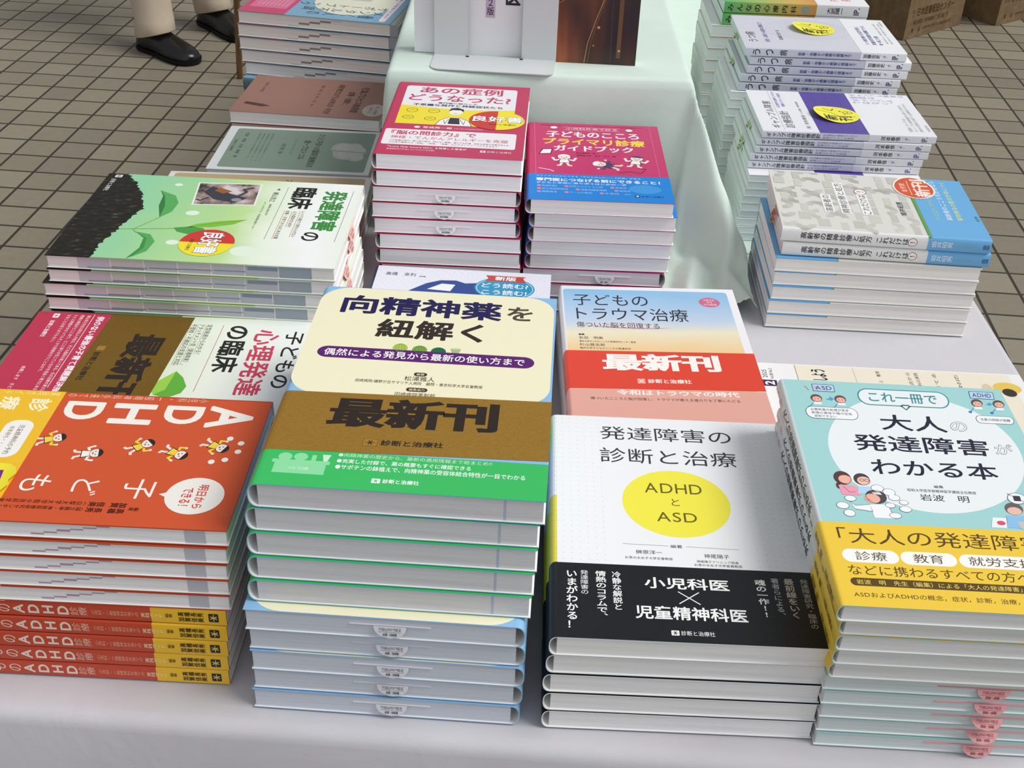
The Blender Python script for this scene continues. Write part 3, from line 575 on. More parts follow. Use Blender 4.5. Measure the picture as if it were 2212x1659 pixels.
gm = [(v, v + 29, .0, 1, c) for v, c in ((28, '#c9c6cc'), (58, '#cfccc8'), (88, '#c3c4c4'), (118, '#c6c7c8'), (148, '#bfc3c6'), (178, '#bac0c4'), (208, '#9fabb3'))] + [(v, v + 28, q, q + .09, '#8b95a8') for v, q in ((62, .18), (92, .26), (120, .3), (150, .34), (36, .08))] + [(58, 87, .1, .28, '#8b94a6'), (180, 207, .55, .85, '#8797a6')]
kind('green', th=.0008, W=.177, D=.258, aw=182, ah=258, b=.003, bands=[(0, 40, '#23251a'), (40, 120, '#9fd59b'), (120, 190, '#c6e39c'), (190, 258, '#e4efda')], art=art_green, page='#e9e5e2', st=14, marks=gm,
     stick=[lambda k, z, kx, ky: sticker_oval(k, z, kx, ky, 144, 135, 27, 25, 'u', (123, 127, 166, 148))], toplabel='pale green book with seedling and soil photograph, topmost of the left middle pile')
def art_heart(a):
    a.rect(0, 130, 182, 258, ramp_mat('printed_pale_green', 1, [(.0, '#dfead0'), (.05, '#eef4e4'), (.129, '#f4f7f4')], .3, 12), 1)
    a.T('子どもの', 19, 229, 109, 245, '#1b1d1b', .015); a.T('心理発達', 18, 201, 122, 224, '#d03f5c', .02); a.T('の臨床', 13, 175, 89, 197, '#1b1d1b', .025); a.line([(13, 170.5), (119, 169.5)], .5, '#c95a66')
    for x0, y0, x1, y1, t in ((13, 156, 62, 161, '定型発達からわかる！'), (13, 149, 80, 154, 'アタッチメント症（愛着障害）、'), (13, 142, 81, 147, '不登校・不適応の支援と対応')): a.T(t, x0, y0, x1, y1, '#2b302a', .008); a.line([(x0, y0 - .9), (x1, y0 - .9)], .35, '#b08a4a')
    a.poly([(90, 148), (99, 156), (112, 162), (122, 160), (130, 150), (126, 138), (115, 132), (104, 138)], '#62b13c', 2); a.poly([(90, 148), (104, 138), (115, 132), (126, 138), (118, 146)], '#9bd14c', 3)
def art_heartgold(a): a.T('最新刊', 34, 97, 147, 129, '#2a2019', .05); a.rrect(56, 74, 63, 81, .8, '#a37a2a', 1); a.T(PUB, 66, 74, 110, 80, '#2a2019', .02)
def art_heartobi(a):
    w = '#fbeef0'; a.T('本書は臨床に役立つ', 6, 66, 70, 72, w, .03); a.T('例のない最強の子育て問題解決指南書', 7, 55, 145, 62, w, .03); a.line([(4, 51.5), (122, 50)], .5, w)
    for y, t in ((45.5, '横山浩之先生は知る人ぞ知る、子ども臨床の達人である。氏の治療の凄さは'), (39.5, '問題の原因がどこにあり、どこに滞りが生じているかを見抜く眼力にある。'), (33.5, 'たとえ時間がかかってもそこから回復を行うことなので、'), (27.5, 'なることは言うまでもない。')): a.T(t, 6, y, 6 + len(t) * 3.6, y + 3.4, w)
    a.logo(5, 15, 12, 20.5, '#fdf6f4', '#c53350'); a.T(PUB, 17, 15.5, 45, 20, w, .015); a.T('推薦します　子どものこころ専門医', 92, 18, 160, 21.5, w)
kind('heart', W=.182, D=.258, b=.003, bands=[(0, 258, '#eef2e8')], art=art_heart, st=16, obi=[(0, 72, '#bf3552', art_heartobi, 0, 'ink', None, True), (67, 142, '#8f6d24', art_heartgold, -.05, 'gold', None, False)],
     toplabel='white book with crimson and gold bands lying before the green seedling book')
def art_pink(a):
    w = '#f4eef0'; c = '#c23b5f'
    a.rrect(13, 84, 139, 200, 4, '#ecebee', 1); a.poly([(13, 139), (40, 135), (82, 130), (139, 136), (139, 84), (13, 84)], '#f2df33', 2)
    a.T('あの症例', 29, 178, 123, 198, c, .02); a.T('どうなった?', 19, 154, 133, 174, c, .02); a.T('専門医に紹介した', 53, 146.5, 97, 150.7, '#26242a', .02); a.T('不思議な発作と神経症状たち', 26, 138, 125, 145, '#26242a', .02)
    for u, v in ((27, 124), (51, 124), (25, 103), (49, 101)):
        a.oval(u, v, 6, 6 if v > 110 else 5, .7, '#5a5426', 3, n=16); a.line([(u - 3, v - 1), (u, v + 2), (u + 3, v - 1)], .6, '#5a5426')
    a.ell(75, 123, 7.5, 8.5, '#f4efe8', 3); a.poly([(67, 124), (69, 134), (76, 136), (83, 132), (83.5, 124), (80, 129), (71, 129)], '#1d1b1e', 5); a.poly([(56, 84), (60, 98), (69, 107), (80, 107), (91, 98), (95, 84)], '#f4f2f2', 3); a.poly([(70, 106), (80, 106), (82, 88), (69, 88)], '#2b2a2e', 4)
    a.line([(56, 84), (60, 98), (69, 107)], .7, '#26242a', 5); a.line([(95, 84), (91, 98), (80, 107)], .7, '#26242a', 5); a.line([(64, 98), (66, 88), (69, 102)], .6, '#26242a', 5); a.line([(87, 98), (86, 88), (81, 102)], .6, '#26242a', 5); a.line([(73, 120), (75, 118.5), (77, 120)], .5, '#26242a', 5)
    a.ell(38, 75.5, 3.2, 2.8, w, 3); a.T('音成秀一郎', 44, 73, 75, 78.3, w, .02); a.T('広島大学大学院脳神経内科学', 77, 74, 108, 76.5, w)
    a.rrect(6, 26, 144, 68, 3, '#f1ecee', 1); a.T('『脳の問診力』で', 13, 53, 102, 64.5, c, .02); a.T('神経・てんかんアレルギーを克服', 14, 42, 136, 50, c, .01); a.T('○不思議な発作、繰り返す発作、読めない意識、進行する記憶…多彩な症候の本質を捉える', 14, 35, 137, 38.5, '#8d5a68'); a.T('○外来の臨床力は「仮説」「症候」「検査」などのライフワークができるまで', 14, 30, 126, 33.5, '#8d5a68')
    a.T('「Antaa Slide Award 2021」を受賞した著者が', 14, 18, 95, 22.5, w, .015); a.T('脳神経内科の外来についてのコツを伝授!!', 14, 12, 63, 15.5, w, .01); a.logo(109, 15, 114.5, 20, w, c); a.T(PUB, 116, 15.3, 141, 19.7, w)
kind('pink', th=.0004, W=.154, D=.212, aw=153, ah=211, b=.005, bands=[(0, 211, '#c23b5f')], art=art_pink, page='#efedee', head='#eee6e9', st=17.7, back=[(0, 211, '#b53457')],
     stick=[lambda k, z, kx, ky: sticker_oval(k, z, kx, ky, 121, 104, 30, 27, 'u', (94, 99, 149, 115))], toplabel='crimson book with doctor drawing and good-book label, topmost beside the mint box')
def art_kids(a):
    w = '#fbeff4'; a.T('精神科医でなくても子どものこころを診るための小児科診療ガイド', 17, 203, 135, 206, '#5a1a36'); a.line([(43, 200.5), (108, 200)], .4, w); a.line([(43, 191.5), (108, 191)], .4, w); a.T('小児科外来で診る', 46, 193, 105, 199, w, .005)
    a.T('子どものこころ', 23, 169, 129, 187, w, .035); a.T('プライマリ診療', 19, 147.5, 134, 166, '#f6d94e', .03); a.T('ガイドブック', 31, 129, 120, 146, w, .035)
    a.T('監修●神田　敬一', 56, 122.5, 80, 126, '#4a1430', .01); a.T('編集●大谷　良子・井上　建', 56, 116, 99, 119.5, '#4a1430', .01)
    a.poly([(14, 118), (28, 120), (30, 135), (18, 134)], '#2c2433', 2); a.poly([(15.5, 120), (27, 121.5), (28.5, 133), (19, 132)], '#f4f0ee', 3)
    person_art(a, 42, 112, 7.8, '#f6f2f0', '#f6f2f0'); person_art(a, 80, 96, 7.8, '#4a4468', '#f6f2f0', rot=70); person_art(a, 122, 114, 7.8, '#f6f2f0', '#4a4060', rot=-10)
    for u, v in ((32, 198), (119, 196)): a.ell(u, v, 4.5, 4, '#f4ecec', 2); a.oval(u, v, 4.5, 4, .5, '#3a2034', 3, n=14)
    a.line([(14, 80), (26, 76), (30, 72)], 1.2, w); a.line([(100, 74), (112, 78), (124, 74), (130, 86), (122, 88)], .8, '#3a2034', 3); a.line([(9.5, 210), (11, 66)], .35, '#e893b4'); a.line([(143, 210), (143.5, 66)], .35, '#e893b4')
def art_kidsobi(a):
    w = '#f2f8fd'; l = '#a9d3f2'; a.T('プライマリだからできる「子どもの心のこころ診療」がある', 11, 57.5, 122, 61.5, '#cfe6f8', .01); a.T('専門医につなげる前にできること！', 11, 46.5, 142, 54.5, w, .03); a.T('子どもと家族に寄り添うはじめの一歩', 11, 40, 106, 44.5, w, .01)
    for y, ts in ((32.5, ('ADHD', '自閉スペクトラム症', '摂食症')), (25, ('起立性調節障害', '過敏性腸症候群', '強迫症')), (17.5, ('睡眠障害', 'ゲーム行動症', '不登校　etc'))):
        u = 12
        for t in ts: a.rrect(u, y, u + 4, y + 4, .8, '#d98a96', 2); a.T(t, u + 5, y, u + 5 + len(t) * 3.9, y + 4, l, .005); u += len(t) * 3.9 + 13
    a.ell(125, 33, 17, 11, '#3a98de', 1); a.logo(113, 12.5, 118.5, 18, '#14285a', '#f2f8fd'); a.T(PUB, 120, 13, 143, 17.5, '#0d3f7c', .01)
kind('kids', th=.0004, W=.154, D=.212, aw=153, ah=212, b=.006, bands=[(0, 212, '#c5376c')], art=art_kids, page='#e8e4e2', head='#e4dbe2', st=17, back=[(0, 65, '#1680d0'), (65, 212, '#c5376c')],
     obi=[(0, 65, '#1583d6', art_kidsobi, 0, 'ink', None, True)], toplabel='magenta book with blue paper band, right beside the crimson doctor book')
def art_taka(a):
    for i, v in enumerate(range(150, 256, 5)):
        for u in range(4 + (i % 2) * 4, 186, 8): a.ell(u, v, .55, .4, '#b9bfd0', 1, n=6)
    a.T('高橋　幸利', 14, 237, 45, 244, '#27345e', .01); a.T('編集', 49, 236.5, 56, 239, '#4a5270')
    a.poly([(40, 205), (58, 224), (72, 232), (88, 233), (98, 228), (110, 230), (120, 234), (120, 205)], '#27468e', 2); a.poly([(60, 212), (74, 225), (88, 224), (84, 210)], '#eef0f6', 3)
    a.ell(139, 222, 31, 23, '#2f93bd', 3, n=48); a.oval(139, 222, 29, 21, .7, '#d8eef6', 4, n=40); a.poly([(118, 236), (160, 236), (157, 245), (160, 248), (118, 248), (121, 242)], '#c1483a', 5); a.T('新版', 128, 238, 150, 246.5, '#fff', .02, 7); a.T('どう読む?', 115, 222, 163, 232, '#f2fafd', .015, 6); a.T('こう読む!', 116, 208, 162, 218, '#f2fafd', .015, 6)
kind('taka', W=.186, D=.257, b=.004, bands=[(0, 257, '#e4e5ee')], spine=[(0, 257, '#1d2c5e')], art=art_taka, page='#e9e7e7', st=19, toplabel='white dotted book with teal oval emblem, half hidden behind the gold-banded book')
def art_elder(a):
    for i in range(7):
        for j in range(8):
            u, v = 4 + i * 22 + (j % 2) * 6, 72 + j * 19; c = ('#c6c5b9', '#d0cfc4', '#cbcabf')[(i * 2 + j) % 3]
            if random.random() < .6:
                q0 = random.choice((0, 90, 180, 270))
                for r in (12, 10.6, 9.2, 7.8, 6.4, 5): a.line([(min(155, max(1, u + 9 + r * math.cos(t))), min(217, v + 9 + r * math.sin(t))) for t in [math.radians(d + q0) for d in range(0, 200, 20)]], 1.0, c, 1)
            else: a.rect(u, v, min(155, u + 19), min(217, v + random.choice((8, 13))), c, 1)
    for t, x0, x1, y0, y1 in (('高齢者の', 50, 93, 159, 167.5), ('精神診療と処方', 48, 128, 141, 149.5), ('これだけは', 48, 99, 118, 126.5)): a.rect(x0 - 2, y0 - 1.5, x1 + 2, y1 + 1.5, '#f4f4f0', 2); a.T(t, x0, y0, x1, y1, '#23262b', .01)
    a.ell(107.5, 122, 7.5, 7, '#7a2530', 2); a.ell(107.5, 122, 6.8, 6.3, '#f4f4f0', 3); a.T('!', 106.6, 118, 108.6, 126, '#c23a3a', .02, 5); a.T('姫井昭男', 51, 79.5, 86, 86, '#3c4046')
def art_elderobi(a):
    a.rect(0, 62.5, 157, 66, '#6aa05a', 1); a.T('すぐに役立ち、迷わない処方', 44, 44, 112, 50, '#b5d9a0', .005); a.T('高齢者のこころを診るなら', 46, 31, 151, 37.5, '#f4f9fc', .01); a.T('薬物療法の要点が身につく', 46, 20, 150, 26, '#e6ef8a', .01); a.T('金芳堂', 47, 2.5, 60, 6, '#1f3f5e')
def sart_elder(a): a.V('高齢者の精神診療と処方　これだけは', 5, 87, 13.5, 200, '#23262b', .012); a.ell(9, 82, 5, 5, '#7a2530', 1); a.ell(9, 82, 4.4, 4.4, '#f2f2ee', 2); a.V('!', 8.3, 79.5, 9.7, 84.5, '#c23a3a', .02)
def sart_elderobi(a): a.V('姫井昭男', 4.5, 40, 12.5, 62, '#eef6fb', .01); a.V('すぐに役立つ処方ガイド', 6, 14, 9.5, 40, '#8fc3a8'); a.V('金芳堂', 5, 2, 12, 8.5, '#16324a', .01)
def stick_elder(k, zt, kx, ky):
    mb = MB(); a = Art(); W_, D = k['W'], k['D']; a.poly([(127 + 29 * math.cos(t) * q, 58 + 24 * math.sin(t) * q) for t, q in [(2 * PI * i / 72, 1 if i % 2 else .965) for i in range(72)]], '#f4efe6', 0); a.ell(127, 58, 26.5, 21.5, '#da5a30', 1, n=48)
    a.T('新刊', 104, 41, 150, 60, '#fbe9dc', .03, 3); a.T('金芳堂', 115, 67, 139, 73.5, '#fbe9dc', .01, 3); a.line([(108, 63.5), (146, 63.5)], .7, '#fbe9dc', 3)
    a.sliced(0, 3).emit(mb, lambda u, v, e: (u / 1000 - W_ / 2, v / 1000 - D / 2, zt + .0006 + e + .003 * max(0, (u - 128) / 29) ** 2), 'ink', kx, ky); return mb.mesh('sticker')
kind('elder', th=.0010, W=.153, aw=157, D=.220, b=.003, bands=[(0, 64, '#6db0df'), (64, 67, '#6aa05a'), (67, 220, '#dddcd4')], spine=[(0, 220, '#e9e9e6')], art=art_elder, page='#ebe8e1', head='#e2d6d2', st=17, sall=True, sart=sart_elder,
     obi=[(0, 66, '#6db0df', art_elderobi, 0, 'ink', sart_elderobi, True)], stick=[stick_elder], toplabel='beige patterned book with blue band and orange seal, topmost by the table edge')
def smile(k, zt, kx, ky, cx, cy, ru, rv):
    mb = MB(); a = Art(); W_, D = k['W'], k['D']; a.ell(cx, cy, ru, rv, '#f5ee48', 0, n=48)
    d = '#23231c'; a.line([(cx + ru * .55, cy + rv * .5), (cx + ru * .5, cy + rv * .1), (cx + ru * .72, cy + rv * .0)], 1.4, d, 2); a.ell(cx + ru * .45, cy - rv * .25, 1.4, 1.4, d, 2, n=10); a.ell(cx + ru * .1, cy - rv * .4, 1.2, 1.2, d, 2, n=10); a.oval(cx + ru * .3, cy - rv * .55, 4, 6, .9, d, 2, n=18); a.line([(cx + ru * .3 - 3, cy - rv * .55), (cx + ru * .3 + 3, cy - rv * .55)], .8, d, 2)
    a.line([(cx + ru * .2, cy + rv * .85), (cx + ru * .2, cy + rv * .2), (cx - ru * .2, cy - rv * .1), (cx - ru * .2, cy - rv * .8)], .9, d, 2); a.V('新刊', cx - ru * .75, cy - rv * .62, cx - ru * .12, cy + rv * .62, d, .02, 3)
    a.sliced(1, 3).emit(mb, lambda u, v, e: (u / 1000 - W_ / 2, v / 1000 - D / 2, zt + .0008 + e + .004 * max(0, (v - cy + rv * .2) / rv) ** 2), 'ink', kx, ky); return mb.mesh('sticker')
def art_gamble(a):
    a.rect(0, 81, 150, 142, '#5c4c9f', 1)
    for v in (96, 112, 128): a.line([(2, v), (148, v)], .4, '#4a3c88', 2)
    a.T('ギャンブル障害', 12, 186, 109, 197, '#2b2d33', .002); a.line([(6, 183.5), (148, 183.5)], .35, '#9a9ca3'); a.T('診療指針', 14, 169, 73, 181, '#2b2d33', .002); a.T('反治療的な病態モデルから', 86, 176, 146, 180.5, '#6a60b5', .005); a.T('動機モデルへの転換', 90, 169, 140, 173.5, '#6a60b5', .005); a.T('河本泰信', 26, 150, 60, 155, '#3c3e46'); a.T('［著］', 12, 150, 22, 155, '#6a60b5'); a.T('よしの病院　精神科医師', 64, 151, 110, 154, '#6a6c74')
def art_gobi(a):
    p = '#8d89c0'
    for u, t, v0 in ((140, 'ギャンブル障害の', 6), (130.5, '原因は', 46), (121, 'ギャンブル', 24), (111.5, 'ではない。', 26)): a.V(t, u, v0, u + 7.5, 77, p, -.004)
    for u, t, v0 in ((30, '問題とすべきは、', 28), (22, 'ギャンブル障害臨床の新たな地平。', 14), (14, '患者の回復を支援する治療者のために', 16)): a.T(t, 14, 12 + (u - 14) * .8, 14 + len(t) * 6, 16.5 + (u - 14) * .8, '#9c9ea4', .003)
    a.T('中外医学社', 16, 2.5, 38, 6.5, '#8a8c94')
def sart_gamble(a): a.V('ギャンブル障害診療指針', 1.8, 141, 8.3, 206, '#33353c', .012); a.V('反治療的な病態モデルから', 5.6, 96, 8.2, 138, '#8079c0', .005); a.V('動機モデルへの転換', 2, 100, 4.6, 138, '#8079c0', .005); a.rect(0, 84, 1.1, 148, '#4a3c88', 1)
def sart_gobi(a): a.V('河本泰信', 2, 44, 8, 67, '#3a3c44', .015); a.V('［著］', 3.5, 32, 7, 41, '#7d77bb'); a.T('IP.', 1.8, 11, 8.4, 18, '#5a5596', .02)
kind('gamble', th=.0004, inset=.0005, W=.141, aw=150, D=.211, b=.002, bands=[(0, 81, '#ebebee'), (81, 142, '#5c4c9f'), (142, 211, '#ebebee')], spine=[(0, 211, '#dcdde6')], art=art_gamble, page='#e2e8e5', head='#d8e3dd', st=10, sall=True, sart=sart_gamble,  # page and head colours tinted green for light bounced off the mint cloth
     obi=[(0, 82, '#ececee', art_gobi, 0, 'ink', sart_gobi, True)], stick=[lambda k, z, kx, ky: smile(k, z, kx, ky, 64, 110, 29, 29)], toplabel='white and purple book with yellow round sticker, topmost of its pile')
def art_utsu(a):
    for i in range(9): a.oval(90, 118, 18 + i * 4.5, 26 + i * 5.5, .5, '#c3c4d4', 1, n=40) if i < 7 else None
    a.T('うつ病', 28, 190, 72, 203, '#26282e', .005); a.T('診断・治療から病態の理解まで', 29, 174, 118, 180.5, '#5a57a3', .01); a.T('加藤忠史', 40, 155, 74, 160.5, '#44464e', .005); a.T('著', 78, 155, 83, 160, '#44464e')
def art_uobi(a):
    for v, t, u1 in ((41, 'うつ病診療の生涯学習に', 114), (32, '実臨床的知識を網羅できる', 118), (23, '唯一無二の書', 72)): a.T(t, 33, v, u1, v + 6, '#4b5486', .012)
    for v in (15, 9): a.T('最新の知見をもとに、病態の理解から治療までを解説', 40, v, 130, v + 2.6, '#9a9da6')
    a.T('中外医学社', 118, 4, 142, 7.5, '#8a8c94')
def sart_utsu(a):
    for t, v in (('う', 196), ('つ', 179), ('病', 161)): a.V(t, 2, v - 5, 10.2, v + 5, '#26282e', .012)
    a.V('診断・治療から病態の理解まで', 3.4, 72, 8.2, 142, '#4a4a90', .02)
def sart_uobi(a): a.V('加藤忠史', 3, 35, 9, 57, '#33353c', .015); a.V('［著］', 4.5, 25, 8, 33, '#6a6c74'); a.T('IP.', 2.4, 11, 9.6, 19, '#33356a', .02)
kind('utsu', th=.0004, inset=.0005, W=.145, aw=150, D=.211, b=.002, bands=[(0, 211, '#d5d6df')], spine=[(0, 211, '#c9cad6')], art=art_utsu, page='#e2e8e5', head='#d8e3dd', st=11.6, sall=True, sart=sart_utsu,  # mint bounce light painted into the page colours
     obi=[(0, 60, '#f0f1f3', art_uobi, 0, 'ink', sart_uobi, True)], stick=[lambda k, z, kx, ky: smile(k, z, kx, ky, 94, 106, 29, 29)], toplabel='pale lilac book with yellow round sticker, topmost of its pile')
def art_minna(a): a.T('みんなの心療内科', 20, 150, 130, 170, '#2b2f28', .01)
def art_mobi(a):
    for i, t in enumerate(('内科で診るこころ', '身近な病気です。')): a.T(t, 20, 40 - i * 18, 130, 54 - i * 18, '#cf5a5a', .01)
def sart_minna(a):
    for i, ch in enumerate('みんなの心療内科'): a.V(ch, 2, 195 - i * 13, 9.2, 203 - i * 13, '#27301f', .015)
    a.ell(5.5, 91, 3.6, 6, '#9aa7a6', 1)
def sart_mobi(a): a.V('大武陽一', 2.5, 38, 9, 60, '#2b2d30', .012); a.T('IP.', 2.2, 13, 9.4, 21, '#33356a', .02)
mg = ramp_mat('printed_green_orange', 1, [(-.03, '#d79a52'), (.0, '#d8b25a'), (.05, '#a9c06a'), (.105, '#5fb86a')])
kind('minna', th=.0004, inset=.0005, W=.140, D=.2085, b=.002, bands=[(0, 208.5, mg)], spine=[(0, 208.5, mg)], art=art_minna, page='#e2e8e5', head='#d8e3dd', st=11.5, sall=True, sart=sart_minna,  # greenish pages: the cloth's reflected light is put into the colour
     obi=[(0, 75, '#f0f0f0', art_mobi, 0, 'ink', sart_mobi, True)], toplabel='green to orange book with white band, topmost pile at far right')
def art_support(a):
    a.ell(70, 150, 62, 60, '#dcdcc6', 1, n=48); a.rrect(8, 206, 148, 216, 5, '#e8dce0', 2); a.T('当事者と支援者のための', 14, 208.5, 130, 213.5, '#7a3a52', .01)
    a.V('働く人の', 128, 96, 140, 196, '#2b3440', .0); a.V('メンタル不調', 108, 84, 122, 206, '#2b3440', .0); a.V('サポートブック', 86, 72, 100, 206, '#2b3440', .0); a.rect(30, 120, 60, 170, '#b9bcae', 2)
def art_suobi(a):
    for i in range(8): a.T('職場のメンタルヘルス対応の要点', 20 + i * 2, 58 - i * 6, 120, 61 - i * 6, '#eeb9c8')
    a.rrect(14, 8, 130, 64, 3, '#d0708f', 0)
sm = [(75 + i * 16, 91 + i * 16, .1 + .17 * i, .28 + .17 * i, '#8f8c88') for i in range(1, 4)] + [(75, 90, .1, .13, '#9a9792'), (140, 156, .82, .85, '#9a9792'), (226, 237, 0, 1, '#a3a7ab')]
kind('support', th=.001, W=.165, D=.237, aw=155, ah=226, b=.003, bands=[(0, 226, '#7ea6be')], spine=[(0, 226, '#4e6b72')], art=art_support, page='#e9e2da', st=22, marks=sm,
     obi=[(0, 70, '#c2496f', art_suobi, 0, 'ink', None, True)], toplabel='sky-blue book with pink paper band, topmost of the tall far left pile')
def art_salmon(a):
    d = '#3d211c'; a.T('行為プロセス依存症', 28, 166, 130, 178, d, .02); a.T('診断・治療と', 50, 150, 100, 161, d, .015); a.T('再発予防プログラムの考え方・手引き', 22, 130, 140, 140, d, .015); a.T('編著　樋口　進　松下　幸生　他', 30, 106, 112, 111, '#6a4038'); a.T('診断と治療社', 30, 22, 72, 27, '#6a4038')
    a.ell(116, 199, 24, 16, '#b9b1a4', 2); a.T('新しい診断基準', 100, 200, 132, 205, '#5a463c'); a.T('に対応した', 102, 192, 128, 197, '#5a463c'); a.poly([(112, 14), (120, 12), (128, 40), (124, 52), (118, 40)], '#4a2c22', 2)
kind('salmon', W=.152, D=.214, aw=152, ah=214, b=.003, bands=[(0, 214, '#936c5f')], art=art_salmon, page='#eae6e2', st=18, toplabel='salmon pink paperback with dark lettering on the left')
def art_lgreen(a):
    a.rrect(10, 12, 142, 204, 4, '#7d9080', 1); d = '#2f4436'; a.T('うつと不安への認知行動療法の', 20, 126, 132, 136, d, .015); a.T('統一プロトコル', 44, 110, 108, 120, d, .015); a.T('ワークブック', 40, 96, 92, 101, '#4f6a58'); a.T('改訂第２版', 58, 82, 92, 88, d)
    for i in range(4): a.T('感情調整のための診断横断的アプローチ', 24, 62 - i * 6, 120, 65 - i * 6, '#5f7a68')
    a.T('監訳　伊藤　正哉　堀越　勝', 26, 26, 110, 31, d); a.T('診断と治療社', 50, 16, 90, 20, d)
    for u, v, r in ((66, 166, 20), (82, 172, 22), (74, 184, 18), (94, 186, 14), (60, 180, 14)): a.ell(u, v, r, r * .8, '#a9aca2', 2); a.ell(u, v + 2, r * .8, r * .6, '#b5b7ae', 3)
    a.line([(74, 152), (78, 196)], 2, '#8d8468', 4)
kind('lgreen', W=.150, D=.211, aw=150, ah=211, b=.003, bands=[(0, 211, '#d2d6d4')], art=art_lgreen, page='#d9dbd5', st=20, toplabel='sage green book with white border and flower, before the salmon book')
def art_beige(a): a.rrect(6, 6, 144, 205, 4, '#b9a27e', 1); a.T('不安とうつの統一プロトコル', 15, 120, 140, 130, '#3c3426', .01)
kind('beige', W=.182, D=.257, aw=150, ah=211, b=.003, bands=[(0, 211, '#d8d8d4')], art=art_beige, page='#d9d6cf', st=19, toplabel='tan book with white border, mostly covered behind the green seedling book')
def art_mag(a):
    a.rect(30, 12, 178, 226, '#efe6d0', 1); a.line([(30, 226), (178, 226)], .6, '#8a7a6a', 2); a.line([(30, 168), (178, 168)], .4, '#9a948a', 2)
    a.rect(138, 248, 149, 262, '#43214f', 2); a.T('2', 140, 250.5, 147, 260, '#fff', .03, 4); a.T('2025', 153, 256, 167, 260.5, '#2b2830', .01); a.T('Vol.88 No.2', 151, 250, 170, 253.5, '#5a5660')
    a.T('小児科外来でよくみる子どもに接しよう', 40, 196, 172, 212, '#221f22', .03); a.T('小児科診療', 40, 228, 110, 240, '#221f22', .04)
    for v, t in ((142, 'いま求められること　養育'), (112, '子どもの視点から'), (104, 'かかわった小児科の実践'), (86, '家庭で育てる'), (64, '保護者対応')): a.T(t, 110, v, 174, v + 4, '#5a554c', .002)
    a.ell(154, 20, 10, 14, '#e8c65a', 2); a.ell(146, 20, 7, 7, '#3a302c', 3); a.ell(152, 40, 8, 5, '#e2c6a8', 3)
    a.T('THE JOURNAL OF PEDIATRIC PRACTICE', 172, 150, 174, 262, '#77737a') if False else a.V('小児科診療第八八巻第二号令和七年二月一日発行', 3, 150, 5.5, 264, '#77737a')
kind('mag', W=.180, D=.268, aw=180, ah=268, b=.002, bands=[(0, 268, '#f0efec')], art=art_mag, page='#e6e4e0', st=12, toplabel='cream and white journal with purple month box, under the teal book pile')

# ------------------------------------------------------------------ floor
def floor_mat():
    m, n, L, b = newmat('floor_tiles'); t = n.new('ShaderNodeTexCoord'); sp = n.new('ShaderNodeSeparateXYZ'); L.new(t.outputs['Object'], sp.inputs[0])
    def M(op, a, v=None, w=None):
        x = n.new('ShaderNodeMath'); x.operation = op
        for i, q in enumerate((a, v, w)):
            if q is None: continue
            if isinstance(q, (int, float)): x.inputs[i].default_value = q
            else: L.new(q, x.inputs[i])
        return x.outputs[0]
    s = .108; ds = []; ids = []
    for k, off in ((0, 2.0665), (1, -4.4200)):
        u = M('DIVIDE', M('ADD', sp.outputs[k], off + 108.0), s); fr = M('FRACT', u); ids.append(M('FLOOR', u)); ds.append(M('MINIMUM', fr, M('SUBTRACT', 1.0, fr)))
    d = M('MULTIPLY', M('MINIMUM', ds[0], ds[1]), s)
    mk = n.new('ShaderNodeMapRange'); L.new(d, mk.inputs[0]); mk.inputs[1].default_value = .0028; mk.inputs[2].default_value = .0044
    cb = n.new('ShaderNodeCombineXYZ'); L.new(ids[0], cb.inputs[0]); L.new(ids[1], cb.inputs[1])
    wn = n.new('ShaderNodeTexWhiteNoise'); wn.noise_dimensions = '2D'; L.new(cb.outputs[0], wn.inputs['Vector'])
    no = n.new('ShaderNodeTexNoise'); no.inputs['Scale'].default_value = 45; no.inputs['Detail'].default_value = 8; no.inputs['Roughness'].default_value = .7; L.new(t.outputs['Object'], no.inputs['Vector'])
    f = M('MULTIPLY_ADD', wn.outputs['Value'], .45, M('MULTIPLY', no.outputs['Fac'], .6))
    cr = n.new('ShaderNodeValToRGB'); L.new(f, cr.inputs[0]); cr.color_ramp.elements[0].position = .15; cr.color_ramp.elements[0].color = lin('#787161'); cr.color_ramp.elements[1].position = .85; cr.color_ramp.elements[1].color = lin('#8f8875')
    mi = n.new('ShaderNodeMix'); mi.data_type = 'RGBA'; L.new(mk.outputs[0], mi.inputs[0]); mi.inputs[6].default_value = lin('#383128'); L.new(cr.outputs[0], mi.inputs[7]); L.new(mi.outputs[2], b.inputs['Base Color'])
    bp = n.new('ShaderNodeBump'); bp.inputs['Distance'].default_value = .002; bp.inputs['Strength'].default_value = .8
    L.new(M('ADD', mk.outputs[0], M('MULTIPLY', no.outputs['Fac'], .08)), bp.inputs['Height']); L.new(bp.outputs[0], b.inputs['Normal'])
    b.inputs['Roughness'].default_value = .55; b.inputs['Specular IOR Level'].default_value = .35; return m
mb = MB(); mb.add([(-9, -4, 0), (9, -4, 0), (9, 12, 0), (-9, 12, 0), (-9, -4, -.1), (9, -4, -.1), (9, 12, -.1), (-9, 12, -.1)], [(0, 1, 2, 3), (7, 6, 5, 4), (0, 4, 5, 1), (1, 5, 6, 2), (2, 6, 7, 3), (3, 7, 4, 0)], floor_mat())
fl = link('floor', mb.mesh('floor')); fl.rotation_euler = (0, 0, -.0614); fl['kind'] = 'structure'

